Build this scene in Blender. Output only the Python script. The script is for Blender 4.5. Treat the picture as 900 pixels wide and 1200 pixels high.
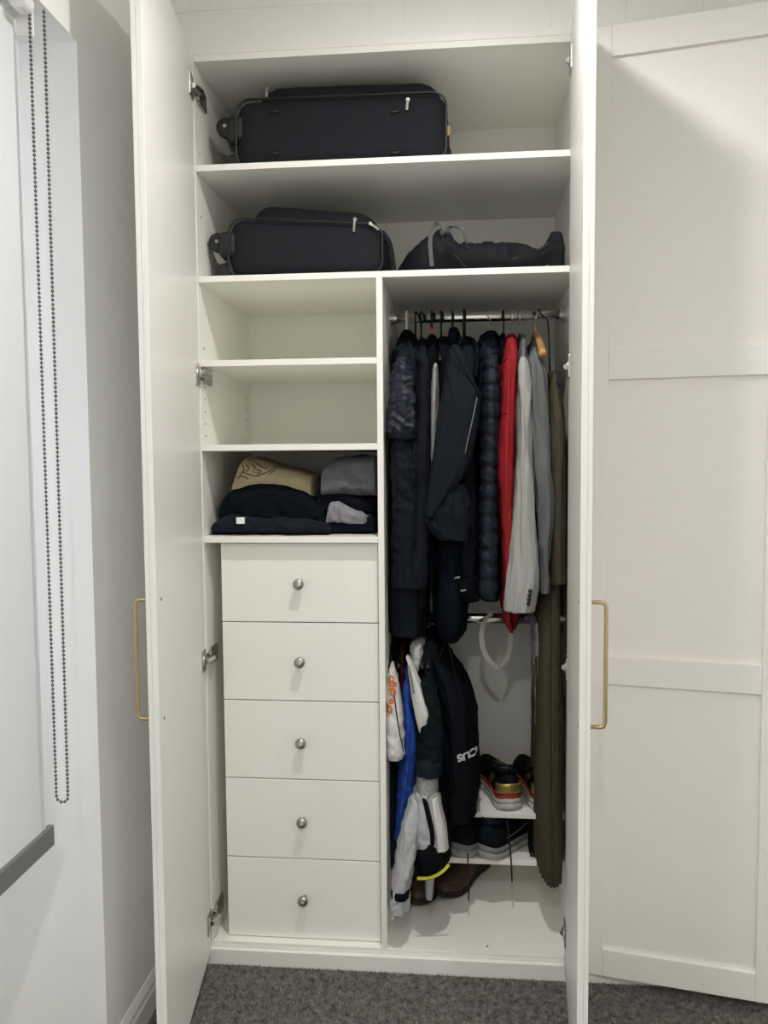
import bpy, bmesh, math, random
from mathutils import Vector, Matrix, noise
from mathutils.bvhtree import BVHTree

for o in list(bpy.data.objects):
    bpy.data.objects.remove(o, do_unlink=True)
SC = bpy.context.scene
COL = SC.collection
R = math.radians
random.seed(7)

# ------------------------------------------------------------------ camera
CAM = Vector((0.184975, -2.075752, 1.362271))
YAW, PITCH, ROLL, FPX = 0.0917427, 0.0638263, -0.0076857, 949.04
_f = Vector((-math.sin(YAW) * math.cos(PITCH), math.cos(YAW) * math.cos(PITCH), -math.sin(PITCH)))
_r = Vector((math.cos(YAW), math.sin(YAW), 0))
_u = _r.cross(_f)
RIGHT = _r * math.cos(ROLL) + _u * math.sin(ROLL)
UP = -_r * math.sin(ROLL) + _u * math.cos(ROLL)
FWD = _f
cd = bpy.data.cameras.new('camera')
cam = bpy.data.objects.new('camera', cd)
COL.objects.link(cam)
m = Matrix((RIGHT, UP, -FWD)).transposed().to_4x4()
m.translation = CAM
cam.matrix_world = m
cd.sensor_fit = 'VERTICAL'
cd.sensor_height = 36.0
cd.lens = 36.0 * FPX / 1200.0
cd.clip_start = 0.02
SC.camera = cam

# ------------------------------------------------------------------ world, exposure
w = bpy.data.worlds.new('world')
SC.world = w
w.use_nodes = True
bg = w.node_tree.nodes['Background']
bg.inputs[0].default_value = (0.96, 0.975, 1.0, 1)
bg.inputs[1].default_value = 2.8
SC.view_settings.view_transform = 'Standard'
SC.view_settings.look = 'None'
SC.view_settings.gamma = 1.0
SC.view_settings.use_curve_mapping = False
SC.view_settings.exposure = 0.57
LAMP1 = (0.20, -0.72, 2.60)      # flush LED downlight in front of the wardrobe
LAMP2 = (0.14, -2.70, 2.60)      # second downlight behind the camera
LAMP3 = (1.75, -0.70, 2.60)      # next one along the wardrobe row
FILL_LAMP = (1.55, -2.70, 2.60)  # unseen lamp, added to give the room more ambient light
LAMP_COL = (1.0, 0.97, 0.915)
LAMP_POWER = ((LAMP1, 55.0), (LAMP2, 66.0), (LAMP3, 13.0), (FILL_LAMP, 58.0))
for L_, e_ in LAMP_POWER:
    ld = bpy.data.lights.new('downlight_beam', 'SPOT')
    ld.spot_size = R(176)
    ld.spot_blend = 1.0
    ld.shadow_soft_size = 0.035
    ld.energy = e_
    ld.color = LAMP_COL
    lo_ = bpy.data.objects.new('downlight_beam', ld)
    COL.objects.link(lo_)
    lo_.location = L_
SC.cycles.max_bounces = 16
SC.cycles.diffuse_bounces = 12


def ray(px, py):
    return FWD + RIGHT * ((px - 450) / FPX) + UP * ((600 - py) / FPX)


def atY(px, py, y):
    d = ray(px, py)
    return CAM + d * ((y - CAM.y) / d.y)


# ------------------------------------------------------------------ materials
MATS = {}


def mat(name, col, rough=0.6, metal=0.0, spec=0.5, nscale=0, namt=0.0, bump=0.0, bscale=200, sheen=0.0, stretch=None,
        trans=0.0, emit=None, coat=0.0):
    if name in MATS:
        return MATS[name]
    M = bpy.data.materials.new(name)
    M.use_nodes = True
    nt = M.node_tree
    b = nt.nodes['Principled BSDF']
    b.inputs['Base Color'].default_value = (*col, 1)
    b.inputs['Roughness'].default_value = rough
    b.inputs['Metallic'].default_value = metal
    b.inputs['Specular IOR Level'].default_value = spec
    b.inputs['Sheen Weight'].default_value = sheen
    b.inputs['Coat Weight'].default_value = coat
    if emit:
        b.inputs['Emission Color'].default_value = (*emit[0], 1)
        b.inputs['Emission Strength'].default_value = emit[1]
    tc = nt.nodes.new('ShaderNodeTexCoord')
    mp = nt.nodes.new('ShaderNodeMapping')
    nt.links.new(tc.outputs['Object'], mp.inputs['Vector'])
    if stretch:
        mp.inputs['Scale'].default_value = stretch
    if namt:
        n = nt.nodes.new('ShaderNodeTexNoise')
        n.inputs['Scale'].default_value = nscale
        n.inputs['Detail'].default_value = 6
        nt.links.new(mp.outputs[0], n.inputs['Vector'])
        cr = nt.nodes.new('ShaderNodeValToRGB')
        cr.color_ramp.elements[0].position = 0.3
        cr.color_ramp.elements[1].position = 0.7
        cr.color_ramp.elements[0].color = (*[max(0, c * (1 - namt)) for c in col], 1)
        cr.color_ramp.elements[1].color = (*[min(1, c * (1 + namt)) for c in col], 1)
        nt.links.new(n.outputs['Fac'], cr.inputs[0])
        nt.links.new(cr.outputs[0], b.inputs['Base Color'])
    if bump:
        n2 = nt.nodes.new('ShaderNodeTexNoise')
        n2.inputs['Scale'].default_value = bscale
        n2.inputs['Detail'].default_value = 4
        nt.links.new(mp.outputs[0], n2.inputs['Vector'])
        bp = nt.nodes.new('ShaderNodeBump')
        bp.inputs['Strength'].default_value = bump
        bp.inputs['Distance'].default_value = 0.002
        nt.links.new(n2.outputs['Fac'], bp.inputs['Height'])
        nt.links.new(bp.outputs[0], b.inputs['Normal'])
    if trans:
        tb = nt.nodes.new('ShaderNodeBsdfTranslucent')
        tb.inputs[0].default_value = (*col, 1)
        mx = nt.nodes.new('ShaderNodeMixShader')
        mx.inputs[0].default_value = trans
        out = nt.nodes['Material Output']
        nt.links.new(b.outputs[0], mx.inputs[1])
        nt.links.new(tb.outputs[0], mx.inputs[2])
        nt.links.new(mx.outputs[0], out.inputs[0])
    MATS[name] = M
    return M


LAM = mat('white_laminate', (0.875, 0.872, 0.825), 0.38, spec=0.4, nscale=90, namt=0.012, bump=0.02, bscale=500)
DOORM = mat('satin_white_paint', (0.86, 0.85, 0.815), 0.36, spec=0.45, nscale=60, namt=0.01, bump=0.06, bscale=420)
WALLM = mat('white_wall_paint', (0.87, 0.87, 0.86), 0.7, spec=0.25, nscale=8, namt=0.012, bump=0.12, bscale=260)
BLOCKM = mat('painted_block', (0.86, 0.85, 0.84), 0.6, spec=0.3, nscale=14, namt=0.02, bump=0.25, bscale=120)
CEILM = mat('ceiling_paint', (0.90, 0.895, 0.88), 0.8, spec=0.2, nscale=10, namt=0.01)
CARPET = mat('carpet_grey', (0.18, 0.172, 0.163), 0.95, spec=0.1, nscale=130, namt=0.45, bump=0.9, bscale=500)
PILE = mat('carpet_fibre', (0.235, 0.222, 0.21), 0.95, spec=0.05, nscale=60, namt=0.6)
CHROME = mat('chrome', (0.72, 0.72, 0.71), 0.16, metal=1.0, bump=0.03, bscale=60)
STEEL = mat('nickel', (0.42, 0.41, 0.40), 0.3, metal=1.0, bump=0.05, bscale=90)
HINGE = mat('hinge_steel', (0.55, 0.54, 0.52), 0.28, metal=1.0, nscale=120, namt=0.2)
GOLD = mat('brass_handle', (0.60, 0.47, 0.26), 0.32, metal=1.0, nscale=80, namt=0.05)
WHITEP = mat('white_plastic', (0.85, 0.85, 0.84), 0.4, nscale=40, namt=0.01)
BLACKP = mat('black_plastic', (0.006, 0.0065, 0.0075), 0.5, nscale=60, namt=0.1)
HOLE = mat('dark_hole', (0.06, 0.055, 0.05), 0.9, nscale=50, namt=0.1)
BEAD = mat('bead_bronze', (0.16, 0.14, 0.135), 0.4, metal=0.6, nscale=150, namt=0.15)
BARM = mat('blind_bar_grey', (0.17, 0.175, 0.18), 0.45, nscale=60, namt=0.05)
BLINDM = mat('blind_fabric', (0.86, 0.87, 0.88), 0.85, spec=0.1, nscale=300, namt=0.02, bump=0.1, bscale=900, trans=0.35)
GLASSM = mat('window_glass', (0.9, 0.95, 1.0), 0.05, nscale=5, namt=0.01, trans=0.0)
GLASSM.node_tree.nodes['Principled BSDF'].inputs['Transmission Weight'].default_value = 1.0
LAMPM = mat('lamp_glass', (0.9, 0.88, 0.84), 0.4, nscale=10, namt=0.01, emit=(LAMP_COL, 8.0))


def cloth(name, col, rough=0.9, namt=0.18, sheen=0.0, bump=0.5, bscale=700, nscale=120, stretch=None, spec=0.1, coat=0.0):
    return mat(name, col, rough, spec=spec, nscale=nscale, namt=namt, bump=bump, bscale=bscale, sheen=sheen, stretch=stretch, coat=coat)


# ------------------------------------------------------------------ mesh helpers
def link(name, me, material, parent=None, loc=None, smooth=False):
    o = bpy.data.objects.new(name, me)
    COL.objects.link(o)
    if material:
        me.materials.append(material)
    if smooth:
        for p in me.polygons:
            p.use_smooth = True
    if parent is not None:
        o.parent = parent
    if loc is not None:
        o.location = loc
    return o


def worldloc(o):
    v = Vector((0, 0, 0))
    while o is not None:
        v += o.location
        o = o.parent
    return v


def finish(name, bm, material, parent=None, smooth=False, origin=None, sharp=None):
    """bm is in world coordinates; the object's origin goes to the middle of its base."""
    bmesh.ops.recalc_face_normals(bm, faces=bm.faces)
    vs = [v.co for v in bm.verts]
    if origin is None:
        lo = Vector([min(v[i] for v in vs) for i in range(3)])
        hi = Vector([max(v[i] for v in vs) for i in range(3)])
        origin = Vector(((lo.x + hi.x) / 2, (lo.y + hi.y) / 2, lo.z))
    origin = Vector(origin)
    for v in bm.verts:
        v.co -= origin
    me = bpy.data.meshes.new(name)
    bm.to_mesh(me)
    bm.free()
    base = worldloc(parent) if parent else Vector((0, 0, 0))
    o = link(name, me, material, parent, origin - base, smooth)
    if sharp:
        md = o.modifiers.new('bevel', 'BEVEL')
        md.width = sharp
        md.segments = 2
        md.limit_method = 'ANGLE'
    return o


def bx(bm, x0, x1, y0, y1, z0, z1, M=None):
    vs = []
    for z in (z0, z1):
        for x, y in ((x0, y0), (x1, y0), (x1, y1), (x0, y1)):
            v = Vector((x, y, z))
            vs.append(bm.verts.new(M(v) if M else v))
    for f in ((0, 1, 2, 3), (7, 6, 5, 4), (0, 4, 5, 1), (1, 5, 6, 2), (2, 6, 7, 3), (3, 7, 4, 0)):
        bm.faces.new([vs[i] for i in f])


def box(name, x0, x1, y0, y1, z0, z1, material, parent=None, bev=0.0012, M=None):
    bm = bmesh.new()
    bx(bm, x0, x1, y0, y1, z0, z1, M)
    return finish(name, bm, material, parent, sharp=bev if bev else None)


def tube(bm, pts, rad, seg=8, closed=False, flat=None):
    """swept tube; rad number or list; flat=(axis vector, ratio) squashes the section along that axis"""
    pts = [Vector(p) for p in pts]
    n = len(pts)
    rings = []
    prev = None
    for i, p in enumerate(pts):
        a = pts[(i - 1) % n] if (closed or i > 0) else pts[i]
        b = pts[(i + 1) % n] if (closed or i < n - 1) else pts[i]
        t = (b - a).normalized()
        if prev is None:
            ref = Vector((0, 0, 1)) if abs(t.z) < 0.9 else Vector((1, 0, 0))
            nrm = t.cross(ref).normalized()
        else:
            nrm = (prev - t * prev.dot(t)).normalized()
        prev = nrm
        bi = t.cross(nrm)
        r = rad[i] if isinstance(rad, (list, tuple)) else rad
        ring = []
        for k in range(seg):
            ang = 2 * math.pi * k / seg
            off = nrm * math.cos(ang) * r + bi * math.sin(ang) * r
            if flat:
                ax = Vector(flat[0]).normalized()
                off = off - ax * off.dot(ax) * (1 - flat[1])
            ring.append(bm.verts.new(p + off))
        rings.append(ring)
    m_ = n if closed else n - 1
    for i in range(m_):
        A, B = rings[i], rings[(i + 1) % n]
        for k in range(seg):
            bm.faces.new((A[k], A[(k + 1) % seg], B[(k + 1) % seg], B[k]))
    if not closed:
        bm.faces.new(rings[0][::-1])
        bm.faces.new(rings[-1])


def smoothpts(pts, n=6):
    pts = [Vector(p) for p in pts]
    out = []
    for i in range(len(pts) - 1):
        p0 = pts[max(i - 1, 0)]; p1 = pts[i]; p2 = pts[i + 1]; p3 = pts[min(i + 2, len(pts) - 1)]
        for k in range(n):
            t = k / n
            out.append(0.5 * ((2 * p1) + (-p0 + p2) * t + (2 * p0 - 5 * p1 + 4 * p2 - p3) * t * t + (-p0 + 3 * p1 - 3 * p2 + p3) * t ** 3))
    out.append(pts[-1])
    return out


def tubeobj(name, pts, rad, material, parent=None, seg=8, closed=False, flat=None):
    bm = bmesh.new()
    tube(bm, pts, rad, seg, closed, flat)
    return finish(name, bm, material, parent, smooth=True)


def ribbon(bm, pts, width, side, thick=0.002):
    """flat strip with thickness along pts; side = direction across"""
    pts = [Vector(p) for p in pts]
    rows = []
    for i, p in enumerate(pts):
        t = (pts[min(i + 1, len(pts) - 1)] - pts[max(i - 1, 0)]).normalized()
        s = Vector(side) if not callable(side) else side(i)
        s = (s - t * s.dot(t)).normalized()
        nn = t.cross(s).normalized()
        w_ = width[i] if isinstance(width, (list, tuple)) else width
        rows.append([bm.verts.new(p + s * a * w_ / 2 + nn * b * thick / 2) for a, b in ((-1, -1), (1, -1), (1, 1), (-1, 1))])
    for A, B in zip(rows, rows[1:]):
        for k in range(4):
            bm.faces.new((A[k], A[(k + 1) % 4], B[(k + 1) % 4], B[k]))
    bm.faces.new(rows[0][::-1])
    bm.faces.new(rows[-1])


def cyl(bm, c, axis, r, h, seg=20, r2=None):
    axis = Vector(axis).normalized()
    q = Vector((0, 0, 1)).rotation_difference(axis).to_matrix().to_4x4()
    q.translation = Vector(c)
    bmesh.ops.create_cone(bm, cap_ends=True, segments=seg, radius1=r, radius2=r if r2 is None else r2, depth=h, matrix=q)


def lathe(bm, c, axis, prof, seg=20):
    """prof: (radius, distance along axis)"""
    axis = Vector(axis).normalized()
    q = Vector((0, 0, 1)).rotation_difference(axis)
    rings = []
    for r, h in prof:
        rings.append([bm.verts.new(Vector(c) + q @ Vector((r * math.cos(2 * math.pi * k / seg), r * math.sin(2 * math.pi * k / seg), h))) for k in range(seg)])
    for A, B in zip(rings, rings[1:]):
        for k in range(seg):
            bm.faces.new((A[k], A[(k + 1) % seg], B[(k + 1) % seg], B[k]))
    bm.faces.new(rings[0][::-1])
    bm.faces.new(rings[-1])


def thing(name, label, cat, loc=(0, 0, 0), group=None):
    o = bpy.data.objects.new(name, None)
    COL.objects.link(o)
    o.location = loc
    o.empty_display_size = 0.05
    o['label'] = label
    o['category'] = cat
    if group:
        o['group'] = group
    return o


def struct(o, label=None, cat=None):
    o['kind'] = 'structure'
    if label:
        o['label'] = label
        o['category'] = cat
    return o


# ================================================================== room shell
XW = -0.585            # left wall face
RX, RY, RZ = 2.30, -3.40, 2.615
JY, JX, LZ = -0.437, -0.85, 2.216   # window recess: far jamb, depth, head height
WY2 = -1.95            # near jamb
WJ = -0.68             # window starts away from the far jamb, to cut daylight leaking past the blind
struct(box('floor', XW - 0.4, RX + 0.1, RY - 0.1, 0.62, -0.05, 0.0, CARPET, bev=0), 'dark grey carpet covering the bedroom floor', 'floor')
struct(box('ceiling', XW - 0.4, RX + 0.1, RY - 0.1, 0.7, RZ, RZ + 0.06, CEILM, bev=0), 'plain white ceiling over the bedroom', 'ceiling')
bm = bmesh.new()
bx(bm, XW - 0.4, XW, JY, 0.62, 0, RZ)
bx(bm, XW - 0.4, XW, RY, WY2, 0, RZ)
bx(bm, XW - 0.4, XW, WY2, JY, LZ, RZ)
bx(bm, XW - 0.4, JX, WY2, JY, 0, 0.46)
bx(bm, XW - 0.4, JX, WJ, JY, 0.46, LZ)  # unseen wall strip, added to block daylight leaking round the blind edge
struct(finish('wall_left', bm, WALLM), 'white left wall with a deep window recess', 'wall')
struct(box('wall_right', RX, RX + 0.1, RY, 0.62, 0, RZ, WALLM, bev=0), 'white wall at the right end of the wardrobes', 'wall')
struct(box('wall_rear', XW - 0.2, RX, RY - 0.1, RY, 0, RZ, WALLM, bev=0), 'white wall facing the wardrobes', 'wall')

# block wall over the wardrobes: recessed mortar bed, each block its own piece
wb = struct(box('wall_back', XW, RX, 0.009, 0.12, 2.393, RZ, WALLM, bev=0), 'white painted blockwork wall above the wardrobes', 'wall')
low = [-0.567, -0.387, -0.212, -0.03, 0.054, 0.234, 0.412, 0.592, 0.772, 0.952, 1.132, 1.312, 1.492, 1.672, 1.852, 2.032, 2.212]
up = [-0.497, -0.317, -0.123, 0.04, 0.22, 0.40, 0.58, 0.76, 0.94, 1.12, 1.30, 1.48, 1.66, 1.84, 2.02, 2.20]
for xs, z0, z1 in (([XW] + low + [RX], 2.412, 2.5005), ([XW] + up + [RX], 2.5035, RZ)):
    for a, b in zip(xs, xs[1:]):
        if b - a < 0.02:
            continue
        box('block', a + 0.0024, b - 0.0024, 0.0062 + random.uniform(-0.0005, 0.0005), 0.012, z0 + 0.0012, z1, BLOCKM, wb, bev=0.0008)
struct(box('wall_alcove', XW - 0.2, RX, 0.56, 0.62, 0, RZ, WALLM, bev=0), 'white wall behind the built in wardrobes', 'wall')
o = struct(box('trim_1', XW, RX, -0.0005, 0.02, 2.3932, 2.411, DOORM, bev=0.002), 'thin white scribe strip above the wardrobe tops', 'trim')
o = struct(box('trim_2', XW, -0.5005, 0.0, 0.018, 0.0, 2.393, LAM, bev=0.001), 'narrow white filler strip between wardrobe and wall', 'trim')
struct(box('wall_nib', 1.501, RX, 0.0, 0.1, 0, 2.393, WALLM, bev=0), 'white wall beside the end of the closed wardrobe', 'wall')
# baseboard on the left wall
bm = bmesh.new()
prof = [(0, 0), (0.016, 0), (0.016, 0.055), (0.012, 0.062), (0.012, 0.072), (0.004, 0.086), (0, 0.086)]
ra = [bm.verts.new((XW + a, JY, z)) for a, z in prof]
rb = [bm.verts.new((XW + a, -0.001, z)) for a, z in prof]
for k in range(len(prof)):
    bm.faces.new((ra[k], ra[(k + 1) % len(prof)], rb[(k + 1) % len(prof)], rb[k]))
bm.faces.new(ra[::-1]); bm.faces.new(rb)
struct(finish('baseboard_left', bm, DOORM), 'white moulded baseboard along the left wall', 'baseboard')

# window in the recess (behind the blind)
win = thing('window_1', 'white framed window behind the roller blind', 'window', (JX - 0.06, (WJ + WY2) / 2, 0.46))
win['kind'] = 'structure'
for a, b, c, d in ((WY2, WY2 + 0.06, 0.46, LZ), (WJ - 0.06, WJ, 0.46, LZ), (-1.22, -1.16, 0.52, LZ - 0.06)):
    box('window_frame', JX - 0.10, JX - 0.03, a, b, c, d, DOORM, win)
for c, d in ((0.46, 0.52), (LZ - 0.06, LZ)):
    box('window_frame', JX - 0.10, JX - 0.03, WY2 + 0.06, WJ - 0.06, c, d, DOORM, win)
for a, b in ((WY2 + 0.06, -1.22), (-1.16, WJ - 0.06)):
    box('pane', JX - 0.07, JX - 0.064, a, b, 0.52, LZ - 0.06, GLASSM, win, bev=0)

# carpet pile, real tufts on the strip in view
rnd = random.Random(3)
vs, fs = [], []
def tuft(x, y):
    h = rnd.uniform(0.004, 0.009)
    a = rnd.uniform(0, 6.283); w_ = rnd.uniform(0.0012, 0.0022)
    lx, ly = rnd.uniform(-.004, .004), rnd.uniform(-.004, .004)
    i = len(vs)
    vs.extend(((x - w_ * math.cos(a), y - w_ * math.sin(a), -0.001), (x + w_ * math.cos(a), y + w_ * math.sin(a), -0.001), (x + lx, y + ly, h)))
    fs.append((i, i + 1, i + 2))
for _ in range(90000):
    tuft(rnd.uniform(-0.58, 1.0), rnd.uniform(-0.62, -0.002))
me = bpy.data.meshes.new('carpet_pile')
me.from_pydata(vs, [], fs)
o = link('carpet_pile', me, PILE)
o['kind'] = 'stuff'
o['label'] = 'short grey carpet pile in front of the wardrobe'
o['category'] = 'carpet'

# ================================================================== ceiling lamps
for L, lab in ((LAMP1, 'round white flush downlight in the ceiling in front of the wardrobe'), (LAMP2, 'round white flush downlight in the ceiling over the middle of the room'),
                (LAMP3, 'round white flush downlight in the ceiling in front of the closed wardrobe'), (FILL_LAMP, 'round white flush downlight added near the right wall for ambient light')):
    t = thing('downlight', lab, 'lamp', (L[0], L[1], RZ))
    bm = bmesh.new()
    lathe(bm, (L[0], L[1], RZ), (0, 0, -1), [(0.062, 0), (0.062, 0.004), (0.056, 0.0085), (0.046, 0.0085), (0.044, 0.006)], 36)
    finish('trim_ring', bm, WHITEP, t)
    bm = bmesh.new(); cyl(bm, (L[0], L[1], RZ - 0.0085), (0, 0, 1), 0.043, 0.003, 36)
    finish('diffuser', bm, LAMPM, t)

# ================================================================== wardrobe carcass
XL, XR, D = -0.484, 0.484, 0.51
XD0, XD1 = -0.022, -0.006
TH = 0.016
ZT, ZA, ZB, ZC, ZD, ZE, ZK = 2.377, 2.105, 1.8246, 1.6087, 1.3897, 1.1485, 0.0607
wr = thing('wardrobe', 'white built in wardrobe standing open with shelves, drawers and hanging rails', 'wardrobe', (0, 0.26, 0))
box('side_panel', XL - TH, XL, 0, D + TH, 0, ZT + TH, LAM, wr)
box('side_panel', XR, XR + TH, 0, D + TH, 0, ZT + TH, LAM, wr)
box('top_panel', XL, XR, 0, D, ZT, ZT + TH, LAM, wr)
box('bottom_panel', XL, XR, 0, D, ZK - TH, ZK, LAM, wr)
box('back_panel', XL, XR, D, D + TH, ZK - TH, ZT + TH, LAM, wr, bev=0)
box('plinth', XL - TH, XR + TH, -0.012, 0.006, 0, ZK - TH - 0.001, DOORM, wr)
box('divider', XD0, XD1, 0, D, ZK, ZB, LAM, wr)
for z in (ZA, ZB):
    box('shelf', XL, XR, 0, D, z, z + TH, LAM, wr)
for z in (ZC, ZD, ZE):
    box('shelf', XL, XD0, 0, D, z, z + TH, LAM, wr)
S1Y, S1Z, S2Z = 0.205, 0.352, 0.214     # shoe shelves: front edge, top heights
box('shoe_shelf', XD1, XR, S1Y, D, S1Z - TH, S1Z, LAM, wr)
box('shoe_shelf', XD1, XR, S1Y, D, S2Z - TH, S2Z, LAM, wr)
# drawers
DZ = [ZE, 0.9334, 0.721, 0.5059, 0.2856, 0.0626]
DX0, DX1, DYF = -0.446, -0.0255, 0.025
KN = [1.039, 0.8305, 0.6123, 0.3959, 0.1792]
box('drawer_cheek', DX0, DX0 + TH, DYF + 0.022, D, ZK, ZE, LAM, wr)
for i in range(5):
    zt, zb = DZ[i] - (0.004 if i == 0 else 0.0015), DZ[i + 1] + (0.0015 if i < 4 else 0.001)
    bm = bmesh.new()
    bx(bm, DX0, DX1, DYF, DYF + 0.018, zb, zt)
    d = finish('drawer', bm, LAM, wr, sharp=0.001)
    x = -0.2335
    bm = bmesh.new()
    lathe(bm, (x, DYF, KN[i]), (0, -1, 0), [(0.006, 0), (0.0055, 0.012), (0.0095, 0.016), (0.0138, 0.018), (0.0145, 0.021), (0.0145, 0.026), (0.013, 0.029), (0.008, 0.031), (0.0, 0.0315)], 24)
    finish('knob', bm, STEEL, d, smooth=True)
# hanging rails: oval chrome bars with end brackets
RYY = 0.25
def rail(z, nm):
    bm = bmesh.new()
    seg = 20
    pr = [(0.0085 * math.cos(2 * math.pi * k / seg), 0.0145 * math.sin(2 * math.pi * k / seg)) for k in range(seg)]
    A = [bm.verts.new((XD1 + 0.004, RYY + a, z + b)) for a, b in pr]
    B = [bm.verts.new((XR - 0.004, RYY + a, z + b)) for a, b in pr]
    for k in range(seg):
        bm.faces.new((A[k], A[(k + 1) % seg], B[(k + 1) % seg], B[k]))
    bm.faces.new(A); bm.faces.new(B[::-1])
    r_ = finish('hanging_rail', bm, CHROME, wr, smooth=True)
    for x in (XD1 + 0.005, XR - 0.005):
        bm = bmesh.new()
        cyl(bm, (x, RYY, z), (1, 0, 0), 0.02, 0.01, 20)
        cyl(bm, (x + (0.006 if x < 0.2 else -0.006), RYY, z), (1, 0, 0), 0.0165, 0.014, 20)
        finish('rail_bracket', bm, CHROME, r_)
RZ1, RZ2 = 1.7645, 0.9055
rail(RZ1, 'upper'); rail(RZ2, 'lower')
# shelf pin holes
bm = bmesh.new()
for y, zs in ((0.035, [1.43 + 0.032 * k for k in range(5)] + [2.0, 2.16, 1.66]), (0.47, [1.43 + 0.032 * k for k in range(5)])):
    for z in zs:
        cyl(bm, (XL + 0.0003, y, z), (1, 0, 0), 0.0025, 0.001, 8)
for z in (1.95, 1.935, 1.92):
    cyl(bm, (0.005, D - 0.0003, z), (0, 1, 0), 0.003, 0.001, 8)
cyl(bm, (0.26, 0.03, ZK + 0.0003), (0, 0, 1), 0.003, 0.001, 8)
ph = finish('pin_holes', bm, HOLE, wr)
ph['kind'] = 'stuff'

# ------------------------------------------------------------------ doors
def door(parent, hx, hy, ang, flip, width, z0, z1, rails, handle_at=None, hinges=(), handle_z=(0.83, 1.08), name='door'):
    """hinge point on the inner face; ang = direction of the width in the XY plane; flip +1/-1 = side on which the outer face lies"""
    dr = Vector((math.cos(ang), math.sin(ang), 0))
    nr = Vector((-dr.y, dr.x, 0)) * flip            # towards the outer face
    o0 = Vector((hx, hy, 0))
    def M(v):                                        # (s along width, t through thickness, z)
        return o0 + dr * v.x + nr * v.y + Vector((0, 0, v.z))
    T0, T1 = 0.0125, 0.022
    st = 0.07
    d = box(name, 0, width, 0, T0, z0, z1, DOORM, parent, bev=0.001, M=M)
    e = 0.0002
    box('stile', 0, st, T0 + e, T1, z0, z1, DOORM, d, bev=0.0012, M=M)
    box('stile', width - st, width, T0 + e, T1, z0, z1, DOORM, d, bev=0.0012, M=M)
    for a, b in rails:
        box('rail', st + e, width - st - e, T0 + e, T1, a, b, DOORM, d, bev=0.0012, M=M)
    if handle_at is not None:
        a, b = handle_z
        s = handle_at
        pts = [(s, T1, a), (s, T1 + 0.022, a), (s, T1 + 0.028, a + 0.002), (s, T1 + 0.031, a + 0.009), (s, T1 + 0.031, b - 0.009), (s, T1 + 0.028, b - 0.002), (s, T1 + 0.022, b), (s, T1, b)]
        tubeobj('handle', [M(Vector(p)) for p in pts], 0.0042, GOLD, d, seg=10)
        for z in (a, b):
            bm = bmesh.new()
            c = M(Vector((s, -0.0002, z)))
            cyl(bm, c, nr, 0.0035, 0.001, 10)
            finish('screw', bm, HOLE, d)
    for hz in hinges:
        bm = bmesh.new()
        bx(bm, 0.004, 0.05, -0.004, 0.001, hz - 0.028, hz + 0.028, M)                       # cup plate on the door
        cyl(bm, M(Vector((0.028, -0.004, hz))), nr, 0.0165, 0.004, 18)
        side = -1 if hx < 0 else 1
        wall = XL if hx < 0 else XR
        iw = 1 if hx < 0 else -1
        for a, b, c_, d_ in ((0.022, 0.085, 0.022, 0.006), (0.0, 0.03, 0.014, 0.012)):
            x0_, x1_ = sorted((wall + iw * 0.001, wall + iw * (0.001 + d_)))
            bx(bm, x0_, x1_, a, b, hz - c_ / 1, hz + c_ / 1)
        # knuckle arm bridging door and cabinet side
        p0 = M(Vector((0.03, -0.008, hz)))
        tube(bm, [p0, Vector((wall + iw * 0.016, 0.0, hz)), Vector((wall + iw * 0.011, 0.035, hz))], [0.008, 0.01, 0.009], 8)
        finish('hinge', bm, HINGE, d, sharp=0.0015)
    return d

RAILS = [(0.034, 0.105), (0.797, 0.868), (1.555, 1.625), (2.322, 2.394)]
# main pair: left door swings to about 82 degrees, right to about 85
aL = math.atan2(-0.505, 0.066)
door(wr, -0.486, -0.006, aL, -1, 0.508, 0.038, 2.392, RAILS, 0.508 - 0.04, (0.1292, 0.8404, 1.5873, 2.3041))
aR = math.atan2(-0.485, -0.0405)
door(wr, 0.4586, -0.014, aR, 1, 0.490, 0.034, 2.392, RAILS, 0.490 - 0.04, (0.15, 0.84, 1.5873, 2.315))

# neighbouring unit, its first door ajar
wn = thing('wardrobe', 'white closed wardrobe beside the open one, shaker door slightly ajar', 'wardrobe', (1.0, 0.26, 0))
box('side_panel', 0.501, 0.517, 0, D + TH, 0, ZT + TH, LAM, wn)
box('side_panel', 1.484, 1.5, 0, D + TH, 0, ZT + TH, LAM, wn)
box('top_panel', 0.517, 1.484, 0, D, ZT, ZT + TH, LAM, wn)
box('bottom_panel', 0.517, 1.484, 0, D, ZK - TH, ZK, LAM, wn)
box('back_panel', 0.517, 1.484, D, D + TH, ZK - TH, ZT + TH, LAM, wn)
box('plinth', 0.501, 1.5, -0.012, 0.006, 0, ZK - TH - 0.001, DOORM, wn)
box('shelf', 0.517, 1.484, 0, D, ZA, ZA + TH, LAM, wn)
aN = R(-11.4)
drn = Vector((math.cos(aN), math.sin(aN), 0)); nrn = Vector((drn.y, -drn.x, 0))
h = Vector((0.515, -0.024, 0)) - drn * 0.032 - nrn * 0.022
door(wn, h.x, h.y, aN, -1, 0.50, 0.034, 2.394, RAILS, 0.46)
door(wn, 1.485, -0.003, math.pi, 1, 0.498, 0.034, 2.394, RAILS, 0.46)

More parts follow.
